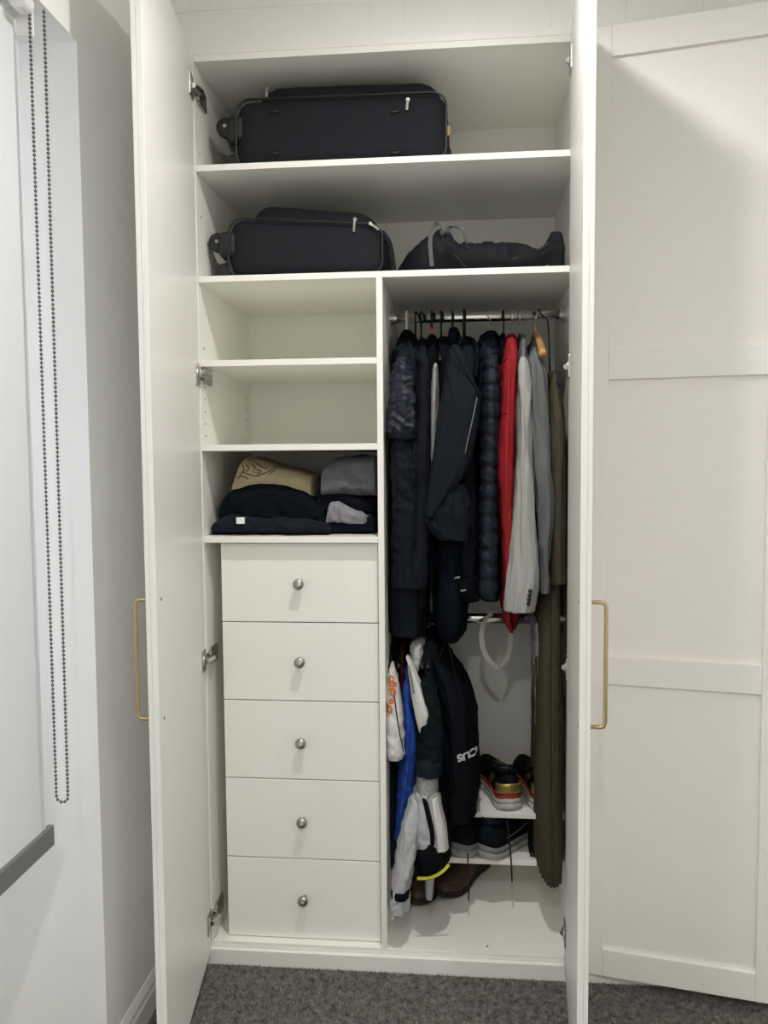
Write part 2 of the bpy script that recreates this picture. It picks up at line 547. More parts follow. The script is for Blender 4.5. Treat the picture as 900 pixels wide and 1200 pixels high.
# ================================================================== roller blind in the window recess
BX = -0.64
CY = -0.585
bl = thing('roller_blind', 'white roller blind with grey bottom bar and bronze bead chain', 'blind', (BX, -1.2, 0.585))
box('blind_fabric', BX - 0.0006, BX + 0.0006, WY2 + 0.03, -0.566, 0.628, 2.19, BLINDM, bl, bev=0)
bm = bmesh.new(); cyl(bm, (BX - 0.02, (WY2 - 0.566 + 0.03) / 2, 2.186), (0, 1, 0), 0.021, -WY2 - 0.596 + 0.0, 24)
finish('roller_tube', bm, WHITEP, bl, smooth=False)
box('bottom_bar', BX - 0.006, BX + 0.008, WY2 + 0.028, -0.545, 0.588, 0.631, BARM, bl, bev=0.003)
bm = bmesh.new()
cyl(bm, (-0.612, -0.60, 2.207), (0, 1, 0), 0.018, 0.03, 24)
bx(bm, -0.66, -0.606, -0.572, -0.566, 2.16, LZ)
finish('blind_bracket', bm, WHITEP, bl, sharp=0.002)
pA0, pB0, pE = atY(65, 900, CY), atY(78.5, 900, CY), atY(71, 940, CY)
loopr = abs(pB0.x - pA0.x) / 2
cx = (pA0.x + pB0.x) / 2
cz = pE.z + loopr
xa, xb = cx - loopr, cx + loopr
tA, tB = atY(36, 60, CY), atY(53, 60, CY)
path = [Vector((tA.x, CY, 2.2)), Vector((xa, CY, cz))]
for k in range(1, 12):
    a = math.pi + math.pi * k / 12
    path.append(Vector((cx + loopr * math.cos(a), CY, cz + loopr * math.sin(a))))
path += [Vector((xb, CY, cz)), Vector((tB.x, CY, 2.2))]
bm = bmesh.new()
acc, step = 0.0, 0.0082
for a, b in zip(path, path[1:]):
    L = (b - a).length
    while acc < L:
        bmesh.ops.create_icosphere(bm, subdivisions=1, radius=0.0034, matrix=Matrix.Translation(a.lerp(b, acc / L)))
        acc += step
    acc -= L
tube(bm, path, 0.0009, 5)
ch = finish('bead_chain', bm, BEAD, bl, smooth=True)
ch['kind'] = 'stuff'

# ================================================================== soft things: generic loft
def lerp_secs(secs, n):
    out = []
    m_ = len(secs)
    for i in range(n):
        t = i / (n - 1) * (m_ - 1)
        k = min(int(t), m_ - 2); f = t - k
        p0 = secs[max(k - 1, 0)]; p1 = secs[k]; p2 = secs[k + 1]; p3 = secs[min(k + 2, m_ - 1)]
        row = []
        for a, b, c, d in zip(p0, p1, p2, p3):
            v = 0.5 * (2 * b + (-a + c) * f + (2 * a - 5 * b + 4 * c - d) * f * f + (-a + 3 * b - 3 * c + d) * f ** 3)
            lo, hi = min(b, c), max(b, c)
            row.append(min(max(v, lo), hi))
        out.append(row)
    return out


def loft(name, secs, material, parent=None, nseg=72, nz=72, fold=0.004, ffreq=2.2, crease=0.0, cfreq=14, expo=2.4,
         quilt=None, ribs=None, seed=0, hollow=True, flare=0.0):
    """hanging cloth: sections (px_left, px_right, py, y_front, y_back) from the top down; each section stands at its own depth."""
    S = []
    for l, r_, py, yf, yb in secs:
        a, b = atY(l, py, yf), atY(r_, py, yf)
        S.append(((a.x + b.x) / 2, max((b.x - a.x) / 2, 0.0012), (a.z + b.z) / 2, (yf + yb) / 2, (yb - yf) / 2))
    S = lerp_secs(S, nz)
    bm = bmesh.new()
    rings = []
    so = Vector((seed * 7.31, seed * 3.17, seed * 1.93))
    ztop, zbot = S[0][2], S[-1][2]
    for i, (cx_, rx, z, cy_, ry) in enumerate(S):
        ring = []
        e0 = min(1.0, i / 3.0)
        for k in range(nseg):
            a = 2 * math.pi * k / nseg
            ca, sa = math.cos(a), math.sin(a)
            x = math.copysign(abs(ca) ** (2 / expo), ca) * rx
            y = math.copysign(abs(sa) ** (2 / expo), sa) * ry
            amp = min(fold, rx * 0.45) * e0
            q_ = Vector((x * 20 * ffreq, y * 10 * ffreq, z * 2.6))
            wob = noise.noise(Vector((x * 12, y * 8, z * 7)) + so * 3)
            n1 = noise.noise(q_ + so + Vector((wob * .8, wob * .8, 0)))
            n1b = 1 - 3.2 * abs(noise.noise(q_ * 1.6 + so * 1.7 + Vector((wob, 0, 0))))
            n2 = 1 - 3.0 * abs(noise.noise(Vector((x * 26 + z * 9, y * 14, z * cfreq * 1.2 + x * 20)) + so * 2)) if crease else 0
            n3 = 1 - 3.4 * abs(noise.noise(Vector((x * 55 - z * 30, y * 20 + z * 12, z * cfreq * 2.1)) + so * 4)) if crease else 0
            dsp = amp * (n1 * 1.6 + n1b * .8) + min(crease * 1.15, rx * 0.4) * (n2 * .8 + n3 * .3) * e0
            if quilt:
                ph_ = (ztop - z) / quilt[0]
                dsp += quilt[1] * (abs(math.sin(math.pi * ph_ + 0.5 * wob)) ** 0.5 - 0.75)
            if ribs:
                dsp += ribs[1] * math.sin(a * ribs[0])
            nx, ny = ca * ry, sa * rx
            L = math.hypot(nx, ny) or 1
            dz = 0.0
            if i == len(S) - 1:
                dz = 0.006 * noise.noise(Vector((x * 25, y * 8, 3.3)) + so)
            ring.append(bm.verts.new((cx_ + x + dsp * nx / L, cy_ + y + dsp * ny / L, z + dz)))
        rings.append(ring)
    for A, B in zip(rings, rings[1:]):
        for k in range(nseg):
            bm.faces.new((A[k], A[(k + 1) % nseg], B[(k + 1) % nseg], B[k]))
    # rounded top
    c = Vector((S[0][0], S[0][3], S[0][2] + min(0.006, S[0][1])))
    cv = bm.verts.new(c)
    for k in range(nseg):
        bm.faces.new((rings[0][(k + 1) % nseg], rings[0][k], cv))
    # hem: turn in and close a little way up inside
    last = rings[-1]
    cb = Vector((S[-1][0], S[-1][3], S[-1][2]))
    inn = [bm.verts.new(cb + (v.co - cb) * 0.86 + Vector((0, 0, 0.002))) for v in last]
    inn2 = [bm.verts.new(cb + (v.co - cb) * 0.8 + Vector((0, 0, 0.02 if hollow else 0.001))) for v in last]
    for A, B in ((last, inn), (inn, inn2)):
        for k in range(nseg):
            bm.faces.new((A[k], A[(k + 1) % nseg], B[(k + 1) % nseg], B[k]))
    cv = bm.verts.new(cb + Vector((0, 0, 0.022 if hollow else 0.001)))
    for k in range(nseg):
        bm.faces.new((inn2[k], inn2[(k + 1) % nseg], cv))
    return finish(name, bm, material, parent, smooth=True)


def garment(name, label, cat, px, group=None):
    p = atY(px, 372, RYY)
    return thing(name, label, cat, (p.x, RYY, 0.9), group)


def pxl(pts, y):
    return [atY(a, b, y) for a, b in pts]


def press(part, points, off=0.0012):
    """lay points onto the front of a cloth part, along the depth axis"""
    bmx = bmesh.new(); bmx.from_mesh(part.data)
    wl = worldloc(part)
    for v in bmx.verts:
        v.co += wl
    tree = BVHTree.FromBMesh(bmx)
    bmx.free()
    out = []
    for p_ in points:
        hit = tree.ray_cast(Vector((p_.x, -0.6, p_.z)), Vector((0, 1, 0)))
        out.append(Vector((p_.x, hit[0].y - off, p_.z)) if hit[0] is not None else p_)
    return out


def stitch(name, pts, y, material, parent, r=0.0012, on=None):
    q = smoothpts(pxl(pts, y), 5)
    if on is not None:
        q = press(on, q, r * 0.4)
    return tubeobj(name, q, r, material, parent, seg=6)


# hangers --------------------------------------------------------------
WIREB = mat('black_wire', (0.012, 0.012, 0.013), 0.35, nscale=50, namt=0.1)
WOOD = mat('hanger_wood', (0.50, 0.27, 0.09), 0.35, nscale=40, namt=0.25, stretch=(1, 0.1, 1), coat=0.3)


def hanger(px, rz, label, hookm, barm, hr=0.0022, drop=0.055, span=0.15, fall=0.085, tilt=0.0, barr=0.005, rpx=372, xs=None):
    x = atY(px, rpx, RYY).x if xs is None else xs
    t = thing('clothes_hanger', label, 'hanger', (x, RYY, rz - drop - fall))
    top = rz + 0.013 + hr
    pts = []
    rr = 0.0135
    zc = rz + 0.0145 + hr - rr
    for k in range(11):
        a = R(-35 + 215 * k / 10)     # from the front tip over the rail to the back
        pts.append(Vector((x, RYY - rr * math.cos(a) * 1.0, zc + rr * math.sin(a))))
    pts = [Vector((p.x, 2 * RYY - p.y, p.z)) for p in pts][::1]
    # goes from back tip over the rail to the front and down to the neck
    pts += [Vector((x + tilt * 0.4, RYY - rr, zc - 0.012)), Vector((x + tilt * 0.8, RYY - 0.006, zc - 0.03)), Vector((x + tilt, RYY, rz - drop))]
    tubeobj('hook', smoothpts(pts, 3), hr, hookm, t, seg=8)
    bp = [Vector((x + tilt, RYY - span, rz - drop - fall)), Vector((x + tilt, RYY - span * 0.5, rz - drop - fall * 0.38)), Vector((x + tilt, RYY, rz - drop)),
          Vector((x + tilt, RYY + span * 0.5, rz - drop - fall * 0.38)), Vector((x + tilt, RYY + span, rz - drop - fall))]
    sp = smoothpts(bp, 5)
    n = len(sp)
    tubeobj('shoulder_bar', sp, [barr * (1.0 + 0.5 * abs(2 * i / (n - 1) - 1)) for i in range(n)], barm, t, seg=8)
    return t


hanger(476.5, RZ1, 'white plastic hanger hook over the charcoal parka', WHITEP, WHITEP, 0.003, barr=0.004)
for px, gl in ((487, 'slate blue jacket'), (493.5, 'dark slate fleece'), (517, 'black jacket behind the blazer front'), (530, 'long navy hooded coat')):
    hanger(px, RZ1, 'black plastic hanger carrying the ' + gl, BLACKP, BLACKP, 0.0028, barr=0.004)
hanger(506, RZ1, 'black plastic hanger with a small red size marker at its neck', BLACKP, BLACKP, 0.0032, barr=0.004)
hanger(544, RZ1, 'thick black hanger carrying the charcoal blazer', BLACKP, BLACKP, 0.0045, barr=0.005)
hanger(571, RZ1, 'chrome hook hanger carrying the navy puffer jacket', CHROME, BLACKP, 0.0017, tilt=0.015, barr=0.004)
hanger(590, RZ1, 'slim black hanger between navy puffer and red jacket', BLACKP, BLACKP, 0.0022, barr=0.003)
hanger(600, RZ1, 'thin chrome hook hanger carrying the red jacket', CHROME, BLACKP, 0.0014, barr=0.004)
hanger(609, RZ1, 'chrome hook hanger carrying the light grey blazer', CHROME, BLACKP, 0.0016, barr=0.004)
hanger(628, RZ1, 'wooden suit hanger with chrome hook under the grey blazer', CHROME, WOOD, 0.0017, drop=0.05, span=0.21, fall=0.085, tilt=-0.002, barr=0.0075)
hanger(632, RZ1, 'thin black wire hanger leaning towards the olive jacket', WIREB, WIREB, 0.0022, drop=0.16, span=0.15, fall=0.05, tilt=0.03, barr=0.003)
bm = bmesh.new()
p = atY(506, 388, RYY - 0.02)
cyl(bm, p, (0, 1, 0), 0.007, 0.008, 12)
rt = finish('size_marker', bm, mat('red_plastic', (0.42, 0.02, 0.03), 0.4, nscale=40, namt=0.05),
            [c for c in bpy.data.objects if c.get('label', '').startswith('black plastic hanger with a small red')][0])

# garment materials -------------------------------------------------------
CHAR = cloth('charcoal_shell', (0.0070, 0.0097, 0.0143), 0.8, spec=0.12)
NAVYS = cloth('navy_nylon', (0.0034, 0.0062, 0.0174), 0.5, spec=0.4, sheen=0.0, bump=0.2)
SLATEB = cloth('slate_blue', (0.0068, 0.0092, 0.0156), 0.8)
SLATE = cloth('slate_fleece', (0.0099, 0.0119, 0.0170), 0.95)
BLACK = cloth('black_knit', (0.0025, 0.0035, 0.0056), 0.9)
LKNIT = cloth('light_grey_knit', (0.34, 0.345, 0.33), 0.95, namt=0.3, nscale=260)
NAVY = cloth('navy_wool', (0.0025, 0.0050, 0.0103), 0.85)
BLAZER = cloth('charcoal_wool', (0.0095, 0.0124, 0.0178), 0.85)
PUFF = cloth('navy_puffer', (0.0036, 0.0076, 0.0170), 0.68, spec=0.3, sheen=0.0, bump=0.3, bscale=90)
REDM = cloth('red_cotton', (0.31, 0.020, 0.025), 0.8, namt=0.1)
REDD = cloth('dark_red_lining', (0.14, 0.008, 0.014), 0.8, namt=0.1)
LGREY = cloth('light_grey_wool', (0.36, 0.36, 0.355), 0.9, namt=0.1, nscale=400)
MGREY = cloth('mid_grey_wool', (0.145, 0.15, 0.16), 0.9, namt=0.12, nscale=300)
OLIVE = cloth('olive_cotton', (0.075, 0.070, 0.042), 0.9, namt=0.12)
OLIVER = cloth('olive_rib', (0.068, 0.060, 0.040), 0.95, namt=0.15)
STRAP = cloth('cream_webbing', (0.62, 0.61, 0.58), 0.9, namt=0.06)
WHITEF = cloth('white_jersey', (0.62, 0.62, 0.60), 0.85, namt=0.06)
GREYW = cloth('pale_grey_jersey', (0.42, 0.43, 0.45), 0.85, namt=0.08)
ORANGE = cloth('orange_print', (0.65, 0.16, 0.03), 0.7, namt=0.05)
BLUE = cloth('royal_blue_mesh', (0.012, 0.055, 0.30), 0.6, namt=0.12, spec=0.3)
GREENB = cloth('green_black_shell', (0.0036, 0.0072, 0.0096), 0.8, spec=0.12)
CUFFM = cloth('charcoal_cuff', (0.0123, 0.0166, 0.0227), 0.9)
TRACK = cloth('black_track', (0.0022, 0.0038, 0.0065), 0.8, spec=0.12)
PRINTW = cloth('reflective_print', (0.60, 0.61, 0.62), 0.5, namt=0.03)
NEON = cloth('neon_yellow', (0.62, 0.60, 0.06), 0.6, namt=0.05)
MAROON = cloth('maroon_cotton', (0.05, 0.008, 0.012), 0.9)
SEAMD = cloth('dark_seam', (0.008, 0.008, 0.009), 0.9)
SILVER = mat('silver_zip', (0.2, 0.2, 0.2), 0.5, metal=0.5, nscale=200, namt=0.2)
BTN = mat('black_button', (0.012, 0.012, 0.013), 0.3, nscale=60, namt=0.1)

# ================================================================== upper rail garments
UG = 'clothes on the upper rail'
g = garment('parka', 'long charcoal parka next to the divider with shiny navy yoke', 'jacket', 477, UG)
loft('body', [(468, 484, 390, .2, .32), (461, 490, 404, .13, .4), (457, 494, 428, .07, .46), (454, 496, 520, .055, .46), (452, 498, 620, .05, .45), (451, 499, 700, .05, .45), (452, 498, 748, .055, .44)], CHAR, g, fold=.007, seed=1)
loft('sleeve', [(462, 474, 500, .03, .07), (460, 488, 520, .01, .09), (460, 490, 560, .0, .09), (460, 494, 600, .0, .09), (459, 496, 650, .0, .09), (460, 495, 690, .005, .085)], CHAR, g, fold=.005, crease=.004, cfreq=26, seed=2, nz=90)
loft('yoke', [(464, 477, 418, .015, .09), (460, 482, 432, .0, .09), (458, 486, 460, -.008, .085), (456, 487, 490, -.01, .08), (454, 488, 506, -.01, .08)], NAVYS, g, fold=.004, crease=.0042, cfreq=30, seed=3, nz=96)['label'] = 'shiny navy nylon yoke'
loft('hem_band', [(454, 488, 503, -.012, .08), (453.5, 488.5, 508, -.013, .08), (454, 488, 514, -.012, .08)], CHAR, g, fold=.001, nz=14, seed=4)
loft('collar', [(470, 482, 386, .17, .31), (466, 486, 392, .15, .34), (463, 489, 404, .13, .38)], BLACK, g, fold=.003, nz=18, seed=5)

g = garment('jacket', 'slate blue jacket squeezed beside the charcoal parka', 'jacket', 487, UG)
loft('body', [(484, 492, 398, .2, .32), (480, 493, 416, .11, .42), (478, 494, 450, .07, .46), (480, 496, 540, .07, .46), (482, 499, 625, .07, .46)], SLATEB, g, fold=.004, seed=6)
loft('sleeve', [(480, 488, 413, .05, .1), (477, 490, 430, .035, .11), (476, 491, 480, .03, .1), (479, 492, 540, .03, .1), (481, 495, 610, .035, .1)], SLATEB, g, fold=.003, crease=.003, cfreq=24, seed=7)

g = garment('fleece', 'dark slate fleece with long sleeve beside the grey knit', 'jacket', 494, UG)
loft('body', [(491, 499, 396, .2, .32), (489, 502, 416, .11, .4), (488, 503, 450, .06, .46), (488, 503, 560, .055, .46), (486, 500, 640, .055, .46), (485, 498, 714, .06, .45)], SLATE, g, fold=.004, seed=8)
loft('sleeve', [(490, 498, 414, .04, .1), (488, 502, 430, .025, .1), (487, 503, 480, .02, .1), (487, 502, 560, .02, .1), (485, 500, 640, .02, .1), (485, 499, 690, .025, .1)], SLATE, g, fold=.003, crease=.003, cfreq=20, seed=9)

g = garment('sweater', 'black knit sweater hanging behind the pale grey knit', 'sweater', 506, UG)
loft('body', [(501, 511, 392, .2, .32), (497, 514, 408, .13, .4), (497, 515, 440, .08, .45), (498, 514, 560, .08, .45), (498, 512, 690, .08, .45)], BLACK, g, fold=.004, seed=10)

g = garment('knit_top', 'pale grey ribbed knit sleeve showing between black jackets', 'sweater', 511, UG)
loft('sleeve', [(509.3, 511.3, 425, .06, .2), (506, 512.5, 434, .05, .25), (504, 513.3, 452, .045, .28), (503.5, 513, 480, .045, .28), (503.7, 512, 505, .045, .26), (504.5, 509.5, 535, .05, .22), (505, 507, 552, .055, .18)], LKNIT, g, fold=.002, ribs=(18, .0008), nseg=72, seed=11)

g = garment('jacket', 'black jacket hanging behind the charcoal blazer front', 'jacket', 517, UG)
loft('body', [(514, 526, 394, .2, .32), (511, 530, 410, .13, .4), (511, 531, 450, .09, .45), (510, 530, 560, .09, .45), (508, 528, 690, .1, .45)], BLACK, g, fold=.005, seed=12)

g = garment('coat', 'long navy hooded coat with rounded hem and toggles', 'coat', 531, UG)
loft('hood', [(526, 537, 383, .19, .29), (524, 539, 390, .16, .32), (523, 540, 402, .15, .36), (522, 541, 416, .14, .38)], NAVY, g, fold=.003, nz=20, seed=13)
loft('body', [(523, 541, 410, .15, .4), (517, 545, 450, .11, .46), (512, 550, 560, .09, .46), (507, 550, 640, .065, .45), (506, 549, 700, .05, .44), (507, 549, 732, .055, .43), (511, 545, 746, .07, .42), (519, 538, 754, .1, .38)], NAVY, g, fold=.005, seed=14, hollow=False)
for a in ((536, 677), (543, 692)):
    bm = bmesh.new(); cyl(bm, atY(a[0], a[1], 0.047), (1, 0.1, 0.15), 0.003, 0.014, 10)
    finish('toggle', bm, SILVER, g)
loft('hem_panel', [(534, 560, 678, .06, .12), (530, 562, 690, .055, .12), (536, 563, 700, .058, .12), (548, 563, 706, .065, .12)], BLACK, g, fold=.002, nz=18, seed=15, hollow=False)

g = garment('blazer', 'charcoal wool blazer turned to show its front edge and pocket', 'jacket', 544, UG)
loft('body', [(541, 556, 397, .2, .32), (537, 561, 412, .12, .4), (534, 563, 450, .075, .46), (534, 563, 560, .07, .46), (532, 563, 640, .075, .46), (530, 562, 700, .08, .45)], BLAZER, g, fold=.004, seed=16)
fp = loft('front_panel', [(528, 539, 404, .04, .12), (524.5, 546, 418, .015, .11), (521, 555, 440, -.005, .09), (517, 564, 462, -.015, .08), (513, 562, 490, -.02, .07), (509, 556, 520, -.022, .06), (505, 551, 545, -.022, .05), (501.5, 537, 566, -.02, .05), (499.5, 521, 587, -.018, .045), (499, 508, 606, -.015, .04)], BLAZER, g, fold=.003, expo=3.0, seed=17, nz=60, hollow=False)
loft('sleeve', [(506, 545, 568, .0, .07), (499, 551, 590, -.008, .075), (498, 551, 606, -.01, .07), (502, 550, 620, -.005, .07), (514, 549, 634, .0, .065)], BLAZER, g, fold=.004, crease=.003, cfreq=20, seed=18, nz=36)
bm = bmesh.new()
tube(bm, smoothpts([atY(538, 404, .1), atY(542, 397, .14), atY(550, 396, .17), atY(557, 402, .14), atY(559, 420, .1), atY(557, 442, .06)], 6), 0.005, 8)
finish('collar', bm, NAVY, g, smooth=True)
stitch('pocket_piping', [(559, 466), (553, 495), (545, 531)], -0.0235, mat('piping_grey', (0.2, 0.2, 0.21), 0.6, nscale=50, namt=0.05), g, 0.0013, on=fp)
stitch('lapel_edge', [(529, 405), (536, 418), (546, 436), (564, 463)], -0.012, SEAMD, g, 0.002)

g = garment('puffer_jacket', 'navy quilted puffer jacket with bulging sleeve beside the red jacket', 'jacket', 574, UG)
loft('body', [(567, 582, 389, .2, .32), (562, 587, 396, .15, .38), (560, 588, 412, .11, .42), (560, 586, 440, .09, .46), (561, 584, 560, .09, .46), (562, 585, 640, .085, .45), (563, 586, 706, .085, .44)], PUFF, g, fold=.004, quilt=(.042, .004), seed=19, nz=110)
loft('sleeve', [(572, 582, 415, .05, .1), (568, 585, 428, .02, .11), (566, 586, 460, .01, .1), (565, 585, 520, .005, .1), (563.5, 583, 580, .005, .1), (563, 583, 640, .005, .095), (563, 583, 702, .01, .09)], PUFF, g, fold=.002, crease=.0018, cfreq=40, quilt=(.0415, .0055), seed=20, nz=150)
loft('collar', [(568, 583, 387, .16, .31), (563, 587, 393, .14, .35), (560, 589, 408, .12, .38)], NAVY, g, fold=.003, nz=18, seed=21)

g = garment('jacket', 'slim black jacket pressed between navy puffer and red jacket', 'jacket', 590, UG)
loft('body', [(587, 593, 390, .2, .32), (585.5, 594, 402, .13, .4), (586, 593, 450, .09, .45), (585, 590, 600, .09, .45), (586, 590, 690, .09, .45)], BLACK, g, fold=.002, seed=22)

g = garment('jacket', 'bright red jacket with pointed hem and front seam', 'jacket', 600, UG)
rb_ = loft('body', [(596, 603, 391, .17, .33), (591, 609, 401, .1, .4), (587.5, 610.5, 424, .03, .45), (585.5, 610.5, 451, .015, .46), (583, 609, 500, .008, .46), (581.3, 607.5, 548, .005, .46), (584, 606, 590, .008, .45), (587.5, 604, 630, .015, .44), (590.5, 600, 690, .04, .42), (591, 600, 718, .045, .4), (597, 602, 742, .06, .35)], REDM, g, fold=.003, crease=.002, cfreq=14, seed=23, nz=70, hollow=False)
loft('lining', [(594, 611, 712, .06, .3), (595, 613, 722, .06, .3), (599, 606, 738, .07, .25)], REDD, g, fold=.002, nz=14, seed=24, hollow=False)
stitch('seam', [(599.5, 396), (599, 430), (597.5, 490), (595.5, 550), (596, 600)], 0.004, REDD, g, 0.0011, on=rb_)
stitch('pocket_seam', [(589, 421), (596, 420.5)], 0.028, REDD, g, 0.0012, on=rb_)
stitch('pocket_seam', [(584.5, 485), (595, 484.5)], 0.007, REDD, g, 0.0012, on=rb_)
loft('collar', [(594, 606, 391, .15, .32), (592, 609, 398, .13, .36), (592, 610, 406, .12, .38)], REDD, g, fold=.002, nz=14, seed=25)

g = garment('blazer', 'light grey wool blazer sleeve with four black cuff buttons', 'jacket', 610, UG)
loft('body', [(610, 618, 396, .2, .32), (607, 620, 412, .13, .4), (606, 622, 440, .1, .46), (606, 626, 560, .1, .46), (604, 632, 640, .1, .45), (602, 634, 712, .1, .44)], LGREY, g, fold=.003, seed=26)
ls_ = loft('sleeve', [(610, 617, 418, .05, .1), (608.5, 621, 430, .025, .11), (607.5, 623, 470, .01, .1), (606.5, 624, 520, .0, .1), (605, 626, 560, -.005, .095), (602, 630, 610, -.01, .09), (598, 633, 655, -.015, .085), (594, 633.5, 690, -.018, .08), (593, 628, 718, -.016, .08)], LGREY, g, fold=.004, crease=.001, cfreq=12, seed=27, nz=96)
loft('collar', [(610, 617, 392, .16, .3), (609, 619, 404, .1, .33), (608, 619, 418, .06, .36)], MGREY, g, fold=.001, nz=14, seed=28)
for k in range(4):
    bm = bmesh.new()
    cyl(bm, press(ls_, [atY(620.8 - k * 0.7, 692 + k * 5.0, -0.012)], 0.001)[0], (0.25, -1, 0.1), 0.0055, 0.005, 14)
    finish('button', bm, BTN, g)

g = garment('blazer', 'mid grey wool blazer on the wooden hanger', 'jacket', 628, UG)
loft('body', [(622, 630, 400, .19, .32), (620, 634, 416, .13, .4), (620, 640, 445, .12, .46), (620, 644, 560, .12, .46), (620, 645, 690, .12, .45)], MGREY, g, fold=.003, seed=29)
loft('sleeve', [(622, 630, 412, .07, .12), (619.5, 637, 424, .05, .13), (619, 641, 445, .035, .13), (620, 643, 500, .03, .12), (622, 646, 545, .025, .12), (627, 649, 580, .025, .12), (632, 647, 620, .03, .12), (635, 645, 660, .035, .12), (636, 644, 697, .04, .12)], MGREY, g, fold=.005, crease=.0013, cfreq=13, seed=30, nz=96)

g = garment('jacket', 'olive cotton jacket hanging against the right side panel', 'jacket', 646, UG)
loft('body', [(646, 652, 434, .09, .3), (643, 659, 450, .07, .4), (641, 666, 480, .055, .44), (640, 668, 530, .05, .45), (641, 668, 600, .05, .45), (642, 668, 687, .05, .45)], OLIVE, g, fold=.003, seed=31)

g = garment('long_cardigan', 'very long olive brown ribbed cardigan reaching almost to the wardrobe floor', 'cardigan', 640, UG)
loft('body', [(645, 655, 470, .14, .36), (641, 658, 560, .12, .4), (636, 659, 660, .1, .42), (634.5, 660, 700, .08, .42), (634, 661, 780, .06, .42), (634, 662, 900, .055, .42), (634.3, 663, 1000, .055, .42), (636, 662, 1040, .06, .41)], OLIVER, g, fold=.002, ribs=(28, .0042), nseg=240, seed=32)

# ------------------------------------------------------------------ between the rails
st = thing('fabric_strap', 'pale cream fabric strap looped over the lower rail', 'strap', (0.30, 0.22, 0.77))
bm = bmesh.new()
pp = smoothpts(pxl([(576, 719), (568, 728), (564.5, 742), (565.5, 757), (571, 771), (580, 780), (587, 782), (593, 775), (597, 762), (598.5, 745), (597, 730), (594, 720)], 0.22), 5)
ribbon(bm, pp, 0.016, (0.85, 0.5, 0.1), 0.002)
finish('strap_loop', bm, STRAP, st, smooth=False)

g = thing('scarf', 'thin white and grey patterned scarf beside the long olive cardigan', 'scarf', (0.41, 0.25, 0.6))
loft('cloth', [(629, 636, 716, .2, .3), (627, 637, 735, .17, .32), (627.5, 637, 770, .16, .32), (629, 638, 820, .16, .32), (631, 638, 868, .17, .3)], mat('scarf_print', (0.36, 0.37, 0.38), 0.9, nscale=45, namt=0.6), g, fold=.004, seed=33)

# ================================================================== lower rail garments
LG = 'clothes on the lower rail'
def lower(name, label, cat, px):
    p = atY(px, 725, RYY)
    return thing(name, label, cat, (p.x, RYY, 0.45), LG)
for px, lb in ((463, 'black hanger on the lower rail under the charcoal parka'), (472, 'black hanger on the lower rail carrying the royal blue shirt'), (484, 'black hanger on the lower rail carrying the white mesh shirt'),
               (497, 'black hanger on the lower rail carrying the dark green shell'), (504, 'black hanger on the lower rail carrying black track trousers')):
    hanger(px, RZ2, lb, BLACKP, BLACKP, 0.0025, barr=0.004, rpx=725, drop=0.045, span=0.17, fall=0.06)

g = lower('t_shirt', 'black t shirt at the divider end of the lower rail', 'shirt', 463)
loft('body', [(460, 467, 746, .2, .3), (457, 469, 762, .12, .38), (456, 470, 790, .09, .42), (456, 468, 870, .09, .42), (456, 466, 940, .1, .4)], BLACK, g, fold=.003, seed=40)
g = lower('t_shirt', 'white t shirt with orange print and black side stripe', 'shirt', 461)
wt = loft('sleeve', [(457.5, 460, 780, .06, .12), (454, 463, 792, .035, .13), (452.5, 466, 812, .02, .12), (452, 469, 842, .01, .11), (451.5, 472, 872, .005, .11), (452, 473, 884, .005, .11), (455, 470, 892, .01, .1)], WHITEF, g, fold=.003, crease=.003, cfreq=24, seed=41)
stitch('side_stripe', [(461, 812), (465, 838), (469, 862), (472, 884)], 0.012, TRACK, g, 0.0018, on=wt)
for (a, b, rr_) in ((458.5, 797, .007), (457.6, 806, .006), (461, 812, .008), (459, 821, .005), (456.8, 830, .009), (462, 803, .005)):
    bm = bmesh.new()
    tube(bm, press(wt, [atY(a, b, .02) + Vector((rr_ * .7 * math.cos(t_), 0, rr_ * math.sin(t_))) for t_ in [2 * math.pi * k / 14 for k in range(14)]], 0.0006), 0.0026, 6, closed=True)
    finish('print', bm, ORANGE, g, smooth=True)
g = lower('trousers', 'slim dark grey trousers hanging along the divider', 'trousers', 460)
loft('leg', [(456, 464, 760, .14, .34), (455, 465, 880, .1, .36), (454, 465, 960, .1, .36), (454.5, 463, 1018, .11, .34)], CUFFM, g, fold=.002, seed=42)
g = lower('t_shirt', 'royal blue mesh sports shirt', 'shirt', 474)
loft('body', [(474, 478, 775, .12, .3), (470, 483, 800, .07, .36), (469, 487, 845, .045, .38), (468, 491, 878, .035, .38), (466, 491, 898, .04, .38), (464, 486, 930, .05, .36), (462.5, 479, 960, .06, .34), (462, 471, 988, .07, .3)], BLUE, g, fold=.005, crease=.004, cfreq=20, seed=43, nz=90)
g = lower('t_shirt', 'maroon top collar peeking out above the blue shirt', 'shirt', 470)
loft('body', [(470, 474, 748, .18, .3), (467.5, 475, 765, .1, .36), (467, 475, 800, .08, .38), (468, 474, 860, .1, .36)], MAROON, g, fold=.002, seed=44)
g = lower('sports_shirt', 'white mesh sports shirt with pointed sleeve and grey shoulder', 'shirt', 484)
loft('shoulder', [(484, 492, 750, .12, .26), (481, 495, 760, .08, .3), (481, 494, 775, .07, .3), (482, 491, 790, .08, .28)], GREYW, g, fold=.003, crease=.003, cfreq=30, seed=45)
loft('sleeve', [(475, 479, 772, .05, .1), (477, 485, 786, .035, .1), (480, 492, 803, .025, .1), (483, 499, 822, .018, .1), (486, 504.5, 838, .015, .09), (488, 503, 848, .018, .08), (491, 497, 860, .025, .07)], WHITEF, g, fold=.003, seed=46, hollow=False)
